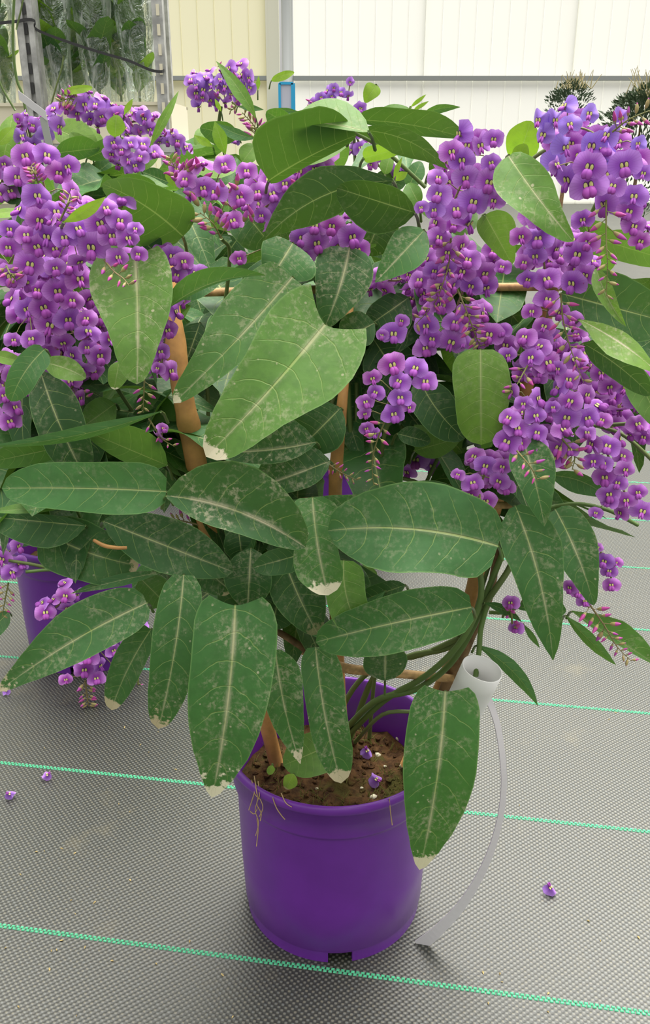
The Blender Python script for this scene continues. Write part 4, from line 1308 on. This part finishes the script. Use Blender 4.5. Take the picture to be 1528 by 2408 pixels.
INNER = MB()
def inner_flower(p, facing, s, rr):
    me = rr.choice(FL)
    z = facing.normalized()
    roll = rr.uniform(-0.35, 0.35)
    x = Vector((math.sin(roll), 0, math.cos(roll))).cross(z).normalized()
    y = z.cross(x)
    s *= rr.uniform(0.88, 1.1)
    uv = [(0, 0)] * len(me.vertices)
    ul = me.uv_layers[0].data
    for l in me.loops:
        uv[l.vertex_index] = tuple(ul[l.index].uv)
    b = len(INNER.v)
    INNER.v += [p + (x * v.co.x + y * v.co.y + z * v.co.z) * s for v in me.vertices]
    INNER.uv += uv
    for pl in me.polygons:
        INNER.f.append([b + i for i in pl.vertices])
        INNER.m.append(pl.material_index)

def raceme(rt, pts, hw, size, dy, seed, nmax=40, blue=0.0, wilt=0.0, sep=0.60, Y=None, extra=(), tail=None, lean=0.55, buds=0, budsize=None):
    """pts: axis in pixels; flowers sit all round the axis within hw pixels, listed extra ones at given pixels"""
    rr = random.Random(seed)
    Yc = (Y if Y is not None else Y0) + dy
    ax = smooth_path([Vector((a, b, 0)) for a, b in pts], 5)
    m = MB()
    W = [P(q.x, q.y, Yc + (i / max(1, len(ax) - 1)) * 0.0) for i, q in enumerate(ax)]
    spots = []
    for e in extra:
        spots.append((e[0], e[1], 0.0, 0.0, e[2] if len(e) > 2 else size, None))
    tries = 0
    while len(spots) < nmax + len(extra) and tries < nmax * 40:
        tries += 1
        i = rr.randrange(len(ax))
        q = ax[i]
        d = (ax[min(i + 1, len(ax) - 1)] - ax[max(0, i - 1)])
        d = d.normalized() if d.length > 0 else Vector((0, 1, 0))
        n = Vector((-d.y, d.x, 0))
        phi = rr.uniform(-1.75, 1.75)
        lat = hw * math.sin(phi) * rr.uniform(0.75, 1.05)
        al = rr.uniform(-0.3, 0.3) * size
        x, y = q.x + n.x * lat + d.x * al, q.y + n.y * lat + d.y * al
        if any((x - s[0]) ** 2 + (y - s[1]) ** 2 < (sep * size) ** 2 for s in spots):
            continue
        spots.append((x, y, phi, lat, size, n))
    msc = mpp(pts[0][0], pts[0][1], Yc)
    if len(ax) > 1:
        m.tube(W, [2.6 * msc] * (len(W) - 1) + [1.6 * msc], 6)
    rac_items = []
    for (x, y, phi, lat, sz, n) in spots:
        dep = Yc - max(-0.1, math.cos(phi)) * hw * msc * 0.95
        p = P(x, y, dep)
        tocam = (CAMP - p).normalized()
        f = tocam * max(0.35, math.cos(phi)) 
        if n is not None:
            f += Vector((n.x, 0, -n.y)) * (math.sin(phi) * lean)
        f += Vector((rr.uniform(-.42, .42), 0, rr.uniform(-.35, .32)))
        rac_items.append((p, f, sz * mpp(x, y, dep)))
        # pedicel
        near = min(W, key=lambda w: (w - p).length)
        b = p - f.normalized() * sz * msc * 0.22
        m.tube([near, near.lerp(b, 0.55) + Vector((0, 0, 0.002)), b], 1.3 * msc, 4, cap=False)
    tl = []
    if tail:
        tp = smooth_path([P(a, b, Yc - hw * msc * 0.9 + c) for a, b, c in tail[0]], 5)
        m.tube(tp, [2.4 * msc + (0.8 * msc - 2.4 * msc) * i / (len(tp) - 1) for i in range(len(tp))], 6)
        nb, s0, s1 = tail[1], tail[2], tail[3]
        for i in range(nb):
            t = (i + 0.5) / nb
            k = t * (len(tp) - 1)
            a = int(min(k, len(tp) - 2))
            c = tp[a].lerp(tp[a + 1], k - a)
            dr = (tp[a + 1] - tp[a]).normalized()
            side = dr.cross((CAMP - c).normalized()).normalized()
            sg = -1 if i % 2 else 1
            bd = (side * sg * rr.uniform(0.5, 1.0) + (CAMP - c).normalized() * rr.uniform(-0.1, 0.6) + dr * rr.uniform(0.3, 0.8)).normalized()
            sz = (s0 + (s1 - s0) * t) * msc * rr.uniform(0.85, 1.15)
            ped = sz * rr.uniform(0.35, 0.8) * (1 - 0.6 * t)
            m.tube([c, c + bd * ped], 1.1 * msc, 4, cap=False)
            tl.append((c + bd * ped, bd, sz, t))
    rac = m.build('raceme', M['stalk'], rt)
    for q_, (p, f, s) in enumerate(rac_items):
        if rt is A and q_ >= len(extra) and (size < 56 or q_ >= len(extra) + 6):
            inner_flower(p, f, s, rr)
            continue
        put_flower(rac, p, f, s, rr.uniform(-0.3, 0.3), rr, min(1, blue + rr.uniform(-.1, .15)) if blue else rr.uniform(0, 0.22), rr.random() < wilt)
    for c, bd, sz, t in tl:
        o = link('bud', rr.choice(BUDS if t < 0.6 or rr.random() < 0.45 else BUDG), rac, c)
        o.rotation_mode = 'QUATERNION'
        o.rotation_quaternion = bd.to_track_quat('Z', 'Y')
        o.scale = (sz, sz, sz)
    for i in range(buds):
        q = rr.choice(ax)
        bs = (budsize or size * 0.45)
        x, y = q.x + rr.uniform(-1, 1) * hw, q.y + rr.uniform(-1, 1) * hw
        p = P(x, y, Yc - hw * msc * rr.uniform(0.3, 1.0))
        bd = Vector((rr.uniform(-1, 1), -rr.uniform(0.2, 1), rr.uniform(0.0, 1.2))).normalized()
        o = link('bud', rr.choice(BUDS), rac, p)
        o.rotation_mode = 'QUATERNION'
        o.rotation_quaternion = bd.to_track_quat('Z', 'Y')
        sz = bs * msc * rr.uniform(0.8, 1.2)
        o.scale = (sz, sz, sz)
    COUNT[rt.name] = COUNT.get(rt.name, 0) + len(spots)
    return rac

# --- left flower masses of the front plant
raceme(A, [(120, 520), (105, 440), (85, 380)], 66, 66, -0.115, 1, 12, extra=[(88, 464, 70), (138, 410, 68), (60, 370, 60), (110, 368, 60), (160, 395, 58), (40, 420, 55)], tail=([(90, 430, 0.0), (80, 405, -0.01), (72, 385, 0.0)], 12, 22, 15), sep=0.62)
raceme(A, [(140, 520), (160, 480), (170, 455)], 20, 40, -0.14, 2, 2, tail=([(150, 500, 0), (158, 480, -0.01), (165, 455, 0)], 8, 22, 16))
raceme(A, [(10, 640), (40, 590), (90, 530)], 58, 62, -0.12, 3, 8, extra=[(22, 542, 56), (20, 585, 56), (88, 583, 70), (70, 625, 72), (110, 560, 64), (130, 588, 48)], tail=([(15, 625, 0), (25, 645, -0.01), (40, 660, 0)], 8, 24, 18))
raceme(A, [(170, 560), (220, 545), (290, 540)], 66, 64, -0.13, 4, 8, extra=[(236, 528, 68), (282, 522, 62), (263, 558, 66), (302, 563, 60), (215, 585, 70), (278, 608, 62), (185, 540, 58), (152, 562, 56), (130, 633, 54), (250, 492, 60), (318, 540, 40), (325, 600, 44)], tail=([(245, 612, 0.0), (270, 640, -0.012), (290, 655, -0.02), (304, 672, -0.03)], 8, 26, 18))
raceme(A, [(170, 650), (110, 690), (70, 740)], 74, 62, -0.075, 5, 20, extra=[(136, 688, 64), (170, 710, 62), (64, 730, 56), (117, 768, 66), (203, 752, 60), (160, 755, 58), (32, 802, 48), (74, 800, 58)], sep=0.6)
raceme(A, [(150, 760), (190, 800), (240, 850)], 56, 58, -0.07, 6, 12, extra=[(235, 840, 52), (260, 800, 54), (205, 820, 50)], buds=10)
raceme(A, [(395, 700), (388, 780), (380, 860)], 26, 56, -0.10, 7, 6, extra=[(395, 780, 52), (378, 830, 54), (370, 868, 40)], tail=([(340, 880, 0), (338, 930, 0), (336, 970, 0)], 9, 22, 16))
raceme(A, [(30, 860), (10, 910), (15, 980)], 30, 52, -0.07, 8, 9)
raceme(A, [(215, 850), (180, 900), (150, 930)], 34, 48, -0.06, 9, 8, buds=6)
raceme(A, [(380, 600), (425, 612), (440, 640)], 22, 56, -0.105, 10, 2, extra=[(405, 606, 58), (432, 618, 58), (415, 650, 44)])
raceme(A, [(430, 640), (412, 680), (412, 700)], 16, 44, -0.09, 11, 2)
raceme(A, [(375, 1010), (382, 1020)], 12, 36, -0.10, 12, 2, tail=([(350, 985, 0), (380, 1030, 0), (410, 1050, 0)], 6, 18, 12))
# --- middle
raceme(A, [(560, 500), (500, 450), (445, 410)], 44, 56, -0.085, 20, 4, extra=[(505, 455, 60), (478, 445, 60), (548, 522, 56), (435, 425, 50), (527, 390, 46)], buds=26, budsize=30, tail=([(520, 560, 0), (500, 525, -0.01), (470, 500, -0.01)], 10, 30, 24))
raceme(A, [(420, 400), (405, 385), (395, 365)], 14, 34, -0.06, 21, 1, tail=([(440, 430, 0), (415, 400, 0), (400, 370, 0)], 12, 26, 18))
raceme(A, [(610, 500), (680, 440), (770, 405)], 46, 56, -0.05, 22, 14, extra=[(580, 405, 48), (606, 455, 56), (670, 435, 62), (740, 400, 56), (615, 510, 48), (765, 400, 50)], buds=8)
raceme(A, [(720, 560), (770, 545), (830, 545)], 44, 60, -0.055, 23, 12, extra=[(745, 575, 60), (716, 600, 52), (780, 535, 58), (562, 610, 40)])
raceme(A, [(880, 650), (930, 660), (980, 640)], 36, 48, -0.04, 24, 8)
raceme(A, [(925, 760), (930, 780)], 18, 58, -0.115, 25, 1, extra=[(925, 788, 60), (944, 756, 40), (898, 790, 36)])
raceme(A, [(955, 905), (920, 930), (900, 990)], 26, 56, -0.145, 26, 0, extra=[(923, 861, 58), (976, 868, 58), (937, 899, 62), (876, 892, 50), (1000, 900, 54), (941, 938, 64), (926, 977, 58), (860, 948, 50), (858, 975, 40), (962, 960, 30), (882, 925, 44)], tail=([(905, 990, 0), (885, 1040, 0.01), (875, 1090, 0.015), (878, 1140, 0.02)], 14, 24, 14))
# --- right masses of the front plant
raceme(A, [(1120, 350), (1090, 420), (1060, 490)], 68, 68, -0.105, 30, 12, extra=[(1094, 422, 68), (1149, 432, 68), (1072, 496, 70), (1112, 478, 70), (1021, 497, 50), (1160, 475, 56), (1086, 380, 64), (1130, 345, 62), (1062, 360, 58), (1030, 420, 50), (1030, 460, 54), (1160, 330, 56), (1155, 385, 48), (990, 490, 36), (1200, 460, 52)], blue=0.25, wilt=0.12)
raceme(A, [(1060, 540), (1040, 620), (1010, 700)], 44, 56, -0.085, 31, 10, extra=[(1032, 562, 62), (1100, 614, 56), (1020, 640, 48)], tail=([(1060, 560, 0), (1055, 620, 0), (1040, 670, -0.005), (1020, 715, 0), (975, 765, 0.01)], 18, 30, 18))
raceme(A, [(1120, 620), (1090, 680), (1060, 760)], 70, 56, -0.065, 32, 18, extra=[(1107, 676, 54), (1060, 667, 46), (1040, 720, 54), (1070, 762, 56), (1002, 770, 56), (1015, 800, 54), (1060, 808, 60), (1000, 822, 54), (1088, 808, 44), (1150, 790, 56), (1180, 780, 46), (1180, 630, 44)], tail=([(1075, 680, -0.01), (1100, 740, -0.015), (1118, 790, -0.01), (1130, 815, 0)], 16, 28, 18))
raceme(A, [(1290, 330), (1360, 300), (1440, 340)], 62, 66, -0.105, 33, 12, blue=0.8, wilt=0.8, extra=[(1265, 285, 52), (1276, 320, 50), (1305, 285, 52), (1340, 295, 56), (1385, 270, 60), (1330, 350, 58), (1425, 320, 60), (1460, 280, 50), (1500, 340, 44)], tail=([(1440, 310, 0), (1480, 280, -0.01), (1540, 255, -0.01)], 12, 26, 20))
raceme(A, [(1380, 390), (1430, 430), (1480, 450)], 62, 70, -0.115, 34, 8, extra=[(1385, 396, 78), (1384, 440, 76), (1468, 392, 66), (1440, 440, 60), (1490, 465, 62), (1512, 410, 44), (1310, 388, 40)], blue=0.2, wilt=0.1)
raceme(A, [(1480, 500), (1500, 540), (1528, 560)], 34, 60, -0.12, 35, 3, extra=[(1478, 500, 52), (1490, 535, 58), (1505, 570, 56)], tail=([(1425, 470, -0.0), (1425, 560, -0.005), (1428, 620, -0.01), (1425, 700, -0.01)], 16, 34, 18))
raceme(A, [(1270, 500), (1275, 580), (1285, 670)], 40, 64, -0.08, 36, 4, extra=[(1271, 515, 66), (1265, 565, 70), (1258, 606, 56), (1286, 660, 62), (1225, 560, 50), (1232, 620, 50), (1240, 660, 44)])
raceme(A, [(1385, 540), (1370, 600), (1365, 660)], 30, 60, -0.10, 37, 3, extra=[(1381, 573, 58), (1357, 602, 60), (1375, 650, 50), (1370, 520, 48)], tail=([(1318, 690, 0), (1325, 760, 0), (1345, 830, 0.0), (1372, 900, -0.01)], 16, 28, 20))
raceme(A, [(1290, 720), (1280, 780), (1270, 830)], 30, 56, -0.085, 38, 3, extra=[(1265, 806, 62), (1278, 770, 56), (1345, 755, 50), (1250, 735, 44)])
raceme(A, [(1200, 830), (1270, 850), (1340, 890)], 44, 56, -0.095, 39, 4, extra=[(1194, 838, 50), (1248, 844, 50), (1290, 856, 62), (1336, 896, 60), (1310, 870, 44), (1270, 875, 46)], tail=([(1240, 860, 0), (1215, 905, -0.01), (1203, 930, -0.01)], 9, 28, 18))
raceme(A, [(1370, 850), (1420, 890), (1490, 930)], 50, 54, -0.06, 40, 16, blue=0.2, extra=[(1497, 918, 60), (1500, 950, 60), (1470, 915, 50)])
raceme(A, [(1350, 920), (1340, 960), (1390, 990)], 38, 58, -0.105, 41, 3, extra=[(1340, 946, 66), (1332, 985, 60), (1382, 986, 52), (1415, 990, 50), (1300, 960, 40)], blue=0.0)
raceme(A, [(1240, 940), (1225, 1000), (1200, 1040)], 40, 56, -0.115, 42, 2, extra=[(1230, 952, 48), (1216, 1010, 56), (1190, 1042, 60), (1223, 1045, 50), (1260, 980, 46), (1262, 1020, 44), (1265, 1050, 46), (1195, 985, 46)], tail=([(1215, 1060, -0.01), (1245, 1095, -0.02), (1265, 1130, -0.02)], 8, 26, 20))
raceme(A, [(1310, 1030), (1320, 1060)], 30, 54, -0.09, 43, 3, extra=[(1312, 1056, 58), (1300, 1080, 46), (1340, 1060, 40), (1380, 1020, 50)], tail=([(1320, 1030, 0), (1350, 1070, 0), (1345, 1105, 0)], 10, 32, 24))
raceme(A, [(1420, 1040), (1440, 1100), (1480, 1180)], 36, 54, -0.08, 44, 8, extra=[(1428, 1052, 52), (1395, 1088, 46), (1418, 1092, 48), (1470, 1107, 54), (1452, 1138, 52), (1432, 1165, 50), (1430, 1180, 40), (1500, 1160, 44), (1510, 1205, 54), (1400, 1208, 36)])
raceme(A, [(1490, 1000), (1520, 1020)], 24, 50, -0.07, 45, 4, blue=0.4)
raceme(A, [(1150, 1090), (1130, 1140), (1120, 1190)], 38, 54, -0.105, 46, 3, extra=[(1112, 1138, 56), (1105, 1168, 50), (1140, 1098, 52), (1172, 1134, 54), (1180, 1100, 44), (1076, 1118, 36), (1190, 1150, 40)], tail=([(1128, 1160, 0), (1130, 1200, -0.01), (1138, 1235, -0.012), (1130, 1270, -0.012)], 14, 28, 15))
raceme(A, [(960, 1090), (1000, 1080), (1030, 1090)], 26, 56, 0.02, 47, 8, blue=0.3)
raceme(A, [(870, 1000), (880, 1020)], 8, 44, -0.10, 48, 0, extra=[(862, 1010, 36), (880, 1022, 34)], tail=([(770, 1090, 0), (800, 1110, 0), (840, 1130, 0)], 10, 16, 12))
raceme(A, [(1400, 1280), (1425, 1320), (1440, 1370)], 14, 40, -0.07, 49, 1, extra=[(1405, 1288, 30), (1420, 1322, 40), (1448, 1325, 34), (1432, 1345, 38), (1437, 1378, 38)])
raceme(A, [(1350, 1380), (1365, 1405), (1385, 1430)], 12, 38, -0.08, 50, 1, extra=[(1360, 1395, 36), (1375, 1415, 38)], tail=([(1385, 1420, 0), (1420, 1470, 0), (1450, 1520, 0), (1485, 1555, 0)], 18, 30, 14))
raceme(A, [(1200, 1420), (1205, 1475)], 12, 36, -0.05, 51, 0, extra=[(1200, 1420, 40), (1212, 1478, 36)], buds=8, budsize=20)
raceme(A, [(430, 1240), (420, 1220)], 12, 30, -0.05, 52, 0, tail=([(470, 1235, 0), (430, 1225, 0), (405, 1220, 0)], 10, 20, 14))
o = None
# flowers deep inside the trusses of the front plant
RI = random.Random(99)
for (pts, hw, size, dy, n) in (([(60, 560), (150, 600), (250, 560)], 70, 58, -0.06, 22), ([(60, 680), (140, 760), (230, 830)], 80, 56, -0.04, 34), ([(1060, 430), (1120, 400)], 70, 60, -0.05, 16), ([(1000, 620), (1080, 640), (1160, 620)], 60, 52, -0.03, 22), ([(990, 720), (1060, 770), (1150, 780)], 60, 52, -0.035, 24), ([(1340, 330), (1440, 400)], 70, 60, -0.06, 18), ([(1250, 560), (1340, 600)], 60, 56, -0.04, 16), ([(1220, 860), (1320, 830), (1400, 880)], 55, 50, -0.04, 22), ([(1380, 900), (1460, 960)], 55, 50, -0.03, 22), ([(620, 460), (720, 430)], 45, 52, -0.01, 14), ([(720, 560), (840, 560)], 40, 52, -0.02, 12), ([(1230, 990), (1310, 990)], 45, 50, -0.06, 12), ([(390, 740), (395, 860)], 26, 48, -0.04, 8), ([(30, 880), (120, 900), (200, 900)], 40, 46, -0.03, 16), ([(940, 640), (900, 700)], 40, 46, 0.0, 10), ([(1140, 1110), (1180, 1090)], 40, 48, -0.06, 8)):
    ax = smooth_path([Vector((a, b, 0)) for a, b in pts], 6)
    for i in range(n):
        q = RI.choice(ax)
        a_, r_ = RI.uniform(0, 6.28), hw * math.sqrt(RI.random())
        x, y = q.x + math.cos(a_) * r_, q.y + math.sin(a_) * r_
        Yp = Y0 + dy + RI.uniform(-0.012, 0.012)
        p = P(x, y, Yp)
        f = (CAMP - p).normalized() + Vector((RI.uniform(-.5, .5), 0, RI.uniform(-.4, .4)))
        inner_flower(p, f, size * mpp(x, y, Yp), RI)
INNER.build('inner_flowers', [M['banner'], M['wing'], M['eye'], M['eye_ring'], M['calyx']], A)
io = [c for c in A.children if c.name.startswith('inner_flowers')][0]
io['kind'] = 'stuff'
io['blue'] = 0.08
# --- plants behind
def rb(rt, c, pts, hw, size, seed, n, dd=0.0, **k):
    return raceme(rt, pts, hw, size, dd, seed, n, Y=c.y, **k)
rb(plant_l, LEFT, [(50, 275), (70, 290)], 22, 32, 60, 6, blue=0.3, wilt=0.4)
rb(plant_l, LEFT, [(60, 330), (95, 310), (130, 290)], 34, 44, 61, 14, blue=0.4, wilt=0.4, extra=[(52, 322, 40)])
rb(plant_l, LEFT, [(165, 240), (220, 255), (255, 280)], 34, 42, 62, 14, blue=0.2, wilt=0.3, tail=([(190, 235, 0), (160, 232, 0), (140, 240, 0)], 14, 20, 14))
rb(plant_l, LEFT, [(290, 290), (330, 285), (355, 300)], 28, 40, 63, 9, blue=0.2, wilt=0.3, buds=8)
rb(plant_l, LEFT, [(280, 340), (310, 365), (330, 385)], 38, 42, 64, 12, dd=-0.06, extra=[(306, 338, 42), (330, 370, 40), (303, 378, 40), (318, 392, 40), (286, 355, 42)], blue=0.25)
rb(plant_l, LEFT, [(370, 320), (400, 325), (430, 345)], 18, 34, 65, 7, blue=0.3, wilt=0.3, buds=5)
rb(plant_l, LEFT, [(10, 400), (0, 450)], 30, 46, 66, 6, blue=0.1)
rb(plant_l, LEFT, [(225, 420), (240, 480)], 20, 40, 67, 4, buds=10)
rb(plant_l, LEFT, [(20, 1300), (25, 1340)], 26, 44, 68, 8, dd=-0.12, tail=([(20, 1370, 0), (12, 1410, 0), (5, 1450, 0)], 10, 18, 12))
rb(plant_l, LEFT, [(160, 1395), (135, 1425), (110, 1440)], 24, 42, 69, 9, dd=-0.14)
rb(plant_l, LEFT, [(330, 1490), (270, 1505), (215, 1550), (195, 1590)], 28, 42, 70, 10, dd=-0.14, extra=[(206, 1548, 48), (198, 1578, 50), (227, 1598, 44), (268, 1532, 36), (330, 1475, 44), (275, 1580, 32), (155, 1600, 36)], tail=([(200, 1600, 0), (205, 1640, 0), (210, 1668, 0)], 14, 20, 13))
rb(plant_l, LEFT, [(320, 1620), (328, 1650)], 8, 20, 71, 0, dd=-0.1, tail=([(325, 1580, 0), (325, 1650, 0), (335, 1700, 0)], 8, 14, 12))
rb(plant_l, LEFT, [(350, 900), (340, 870)], 20, 40, 72, 4)
rb(plant_m, MIDB, [(465, 215), (520, 200), (575, 190)], 46, 36, 73, 34, dd=-0.05, blue=0.4, wilt=0.6, sep=0.5, tail=([(545, 240, 0), (555, 250, 0), (540, 262, 0)], 8, 12, 9), buds=6)
rb(plant_m, MIDB, [(380, 830), (400, 800)], 20, 40, 79, 5)
rb(plant_c, CENB, [(600, 310), (600, 330)], 12, 24, 74, 0, tail=([(605, 330, 0), (600, 300, 0), (570, 265, 0)], 20, 26, 14))
rb(plant_c, CENB, [(535, 320), (560, 330)], 14, 28, 75, 6, blue=0.3)
rb(plant_c, CENB, [(745, 245), (780, 225), (820, 215)], 14, 28, 76, 7, blue=0.5, wilt=0.4, extra=[(823, 195, 24), (785, 208, 26)], tail=([(745, 240, 0), (735, 250, 0)], 6, 14, 12))
rb(plant_c, CENB, [(825, 260), (830, 300), (850, 350)], 26, 32, 77, 14, blue=0.3, wilt=0.2)
rb(plant_c, CENB, [(880, 330), (890, 390), (940, 400)], 20, 32, 78, 8)
rb(plant_c, CENB, [(860, 1010), (890, 1060)], 34, 44, 80, 8, dd=-0.1, blue=0.3)

# ---------------------------------------------------------------- white label looped on the right cane
YL = Y0 - 0.055
ct, cb = P(1134, 1572, YL - 0.012), P(1088, 1668, YL + 0.006)
lab = root('plant_label', cb, 'white plastic loop label with a long tail hung on the right cane', 'label')
axv = (ct - cb).normalized()
rad = 43 * mpp(1110, 1600, YL)
e1 = axv.cross(Vector((0, 1, 0))).normalized()
e2 = axv.cross(e1)
rows, uvs = [], []
NA = 40
for (rr_, t) in ((1.0, 0.0), (1.0, 0.33), (1.0, 0.66), (1.0, 1.0), (0.955, 1.0), (0.955, 0.5), (0.955, 0.0), (1.0, 0.0)):
    row = []
    for j in range(NA):
        a = 2 * math.pi * j / NA
        k = rr_ * (1 + 0.10 * math.cos(2 * a + 0.6))
        row.append(cb + axv * ((ct - cb).length * (t + 0.02 * math.sin(a))) + (e1 * math.cos(a) + e2 * math.sin(a)) * rad * k)
    rows.append(row)
m = MB(); m.grid(rows, 0, None, close=True)
m.build('loop', M['white_plastic'], lab)
# inner overlapping end with its cut corner
rows = []
for t in (0.45, 0.72, 0.97):
    rows.append([cb + axv * (ct - cb).length * (t - (0.18 if j > 5 else 0) * (t > 0.9)) + (e1 * math.cos(0.1 + j * 0.17) + e2 * math.sin(0.1 + j * 0.17)) * rad * (0.90 - 0.015 * j) for j in range(8)])
m = MB(); m.grid(rows); m.build('tucked_end', M['grey_plastic'], lab)
# tail ribbon
tp = [(1143, 1630, -0.05, 15), (1168, 1700, -0.055, 14), (1181, 1780, -0.06, 13), (1184, 1860, -0.062, 13), (1170, 1950, -0.064, 14), (1138, 2040, -0.066, 16), (1088, 2125, -0.066, 20), (1030, 2188, -0.064, 24), (984, 2226, -0.060, 28)]
pth = smooth_path([P(x, y, Y0 + d) for x, y, d, w in tp], 6)
ws = smooth_path([Vector((w, 0, 0)) for x, y, d, w in tp], 6)
rows = [[], [], [], []]
for i, p in enumerate(pth):
    d = (pth[min(i + 1, len(pth) - 1)] - pth[max(0, i - 1)]).normalized()
    view = (p - CAMP).normalized()
    side = d.cross(view).normalized()
    w = ws[i].x * axial(p) / F / 2
    edge = (side * 0.9 + view * 0.75).normalized()
    nrm = d.cross(edge).normalized() * 0.0004
    q = w / 0.77
    rows[0].append(p + edge * q + nrm); rows[1].append(p - edge * q + nrm); rows[2].append(p - edge * q - nrm); rows[3].append(p + edge * q - nrm)
m = MB(); m.grid([rows[0], rows[1], rows[2], rows[3], rows[0]])
t = m.build('tail_strip', M['grey_plastic'], lab, False)
t['label'] = 'long narrow curved plastic tail'

# the white stick label among the left flowers and the label on the pot behind
d = LEFT.y - 0.04
m = MB()
a, b = P(42, 212, d), P(108, 262, d)
hgt = 20 * mpp(80, 230, d)
m.add([a, b, b - Vector((0, 0, hgt)), a - Vector((0, 0, hgt)), a + Vector((0, .001, 0)), b + Vector((0, .001, 0)), b + Vector((0, .001, -hgt)), a + Vector((0, .001, -hgt))], [(0, 1, 2, 3), (4, 7, 6, 5), (0, 4, 5, 1), (3, 2, 6, 7), (0, 3, 7, 4), (1, 5, 6, 2)])
lr = root('label_strip', LEFT + Vector((0.02, 0.02, 0.13)), 'pale plastic stick label rising behind the left flowers', 'label')
m.build('strip_end', M['grey_plastic'], lr, False)
m = MB()
q0 = LEFT + Vector((0.02, 0.0, 0.125))
e_ = b + Vector((-0.004, 0.0005, -hgt * 0.6))
pth = [e_.lerp(q0, i / 8) + Vector((0, 0.05 * min(1, i / 2), 0)) * (1 if i < 8 else 0) for i in range(9)]
m.grid([[p + Vector((-.004, 0, 0)) for p in pth], [p + Vector((.004, 0, 0)) for p in pth], [p + Vector((.004, .0008, 0)) for p in pth], [p + Vector((-.004, .0008, 0)) for p in pth], [p + Vector((-.004, 0, 0)) for p in pth]])
m.build('stake', M['grey_plastic'], lr, False)
rows = []
yb = CENB.y - 0.0955
for i, (px, py) in enumerate(((745, 1038), (852, 1038))):
    rows.append([P(px, py, yb + 0.002), P(px, 1084, yb)])
m = MB(); m.grid([rows[0], rows[1]])
b_ = len(m.v)
m.add([p + Vector((0, 0.002, 0)) for r_ in rows for p in r_], [(0, 2, 3, 1)])
tag(m.build('pot_label', M['white_plastic'], smooth=False), 'white label standing at the rim of the pot behind the middle cane', 'label')

# ---------------------------------------------------------------- fallen flowers
def fallen(px, py, z, size, label, seed, grp, fac=(0.2, -0.5, 0.8)):
    rr = random.Random(seed)
    p = ZP(px, py, z)
    if z > 0.05:
        p.z = soil_z(p.x, p.y)
    s = size * mpp(px, py, p.y)
    me = rr.choice(FLW).copy()
    me.name = 'fallen_flower'
    o = bpy.data.objects.new('fallen_flower', me)
    COL.objects.link(o)
    q = Vector(fac).normalized().to_track_quat('Z', 'Y') @ Quaternion((0, 0, 1), rr.uniform(0, 6))
    zmin = min((q @ v.co).z for v in me.vertices) * s
    o.location = (p.x, p.y, p.z - zmin + 0.0005)
    o.rotation_mode = 'QUATERNION'
    o.rotation_quaternion = q
    o.scale = (s, s, s)
    o['blue'] = 0.55
    tag(o, label, 'flower', grp)
G1, G2 = 'fallen flowers on the soil', 'fallen flowers on the ground cloth'
fallen(862, 1775, ZS, 34, 'fallen purple flower on the soil beside a yellowish perlite lump', 1, G1)
fallen(886, 1838, ZS, 36, 'fallen purple flower on the soil close to the front rim', 2, G1)
fallen(1291, 2103, 0.0, 36, 'fallen purple flower alone on the cloth right of the pot', 3, G2)
fallen(114, 1835, 0.0, 26, 'fallen purple flower on the cloth just below the green thread', 4, G2)
fallen(24, 1882, 0.0, 26, 'fallen purple flower on the cloth at the left picture edge', 5, G2)
fallen(16, 1634, 0.0, 20, 'fallen purple flower on the cloth below the left long leaf tip', 6, G2)
# dry chaff scattered on the cloth
m = MB()
rr = random.Random(77)
sp = [(413, 1810), (372, 1722), (305, 1910), (105, 1760), (48, 2057), (177, 2150), (446, 2214), (13, 2230), (145, 2212), (200, 2228), (523, 2293), (1175, 2290), (1180, 2310), (104, 2002), (167, 2118), (1420, 1300), (330, 1752), (350, 1770)]
sp += [(rr.uniform(0, 1528), rr.uniform(1650, 2400)) for _ in range(40)]
sp = [q for q in sp if not (520 < q[0] < 1040 and q[1] < 2290)]
for px, py in sp:
    c = ZP(px, py, 0.0)
    a = rr.uniform(0, 6.28)
    L = rr.uniform(0.0010, 0.0022)
    d = Vector((math.cos(a), math.sin(a), 0)) * L
    n = Vector((-d.y, d.x, 0)) * 0.45
    m.add([c - d, c - n + Vector((0, 0, .0008)), c + d + Vector((0, 0, .0004)), c + n + Vector((0, 0, .0008)), c + Vector((0, 0, .0018))], [(0, 1, 4), (1, 2, 4), (2, 3, 4), (3, 0, 4)])
o = m.build('dry_chaff', M['chaff'], smooth=False)
o['kind'] = 'stuff'
tag(o, 'tiny dry plant husks scattered over the ground cloth', 'debris')
print('FLOWERS', COUNT)
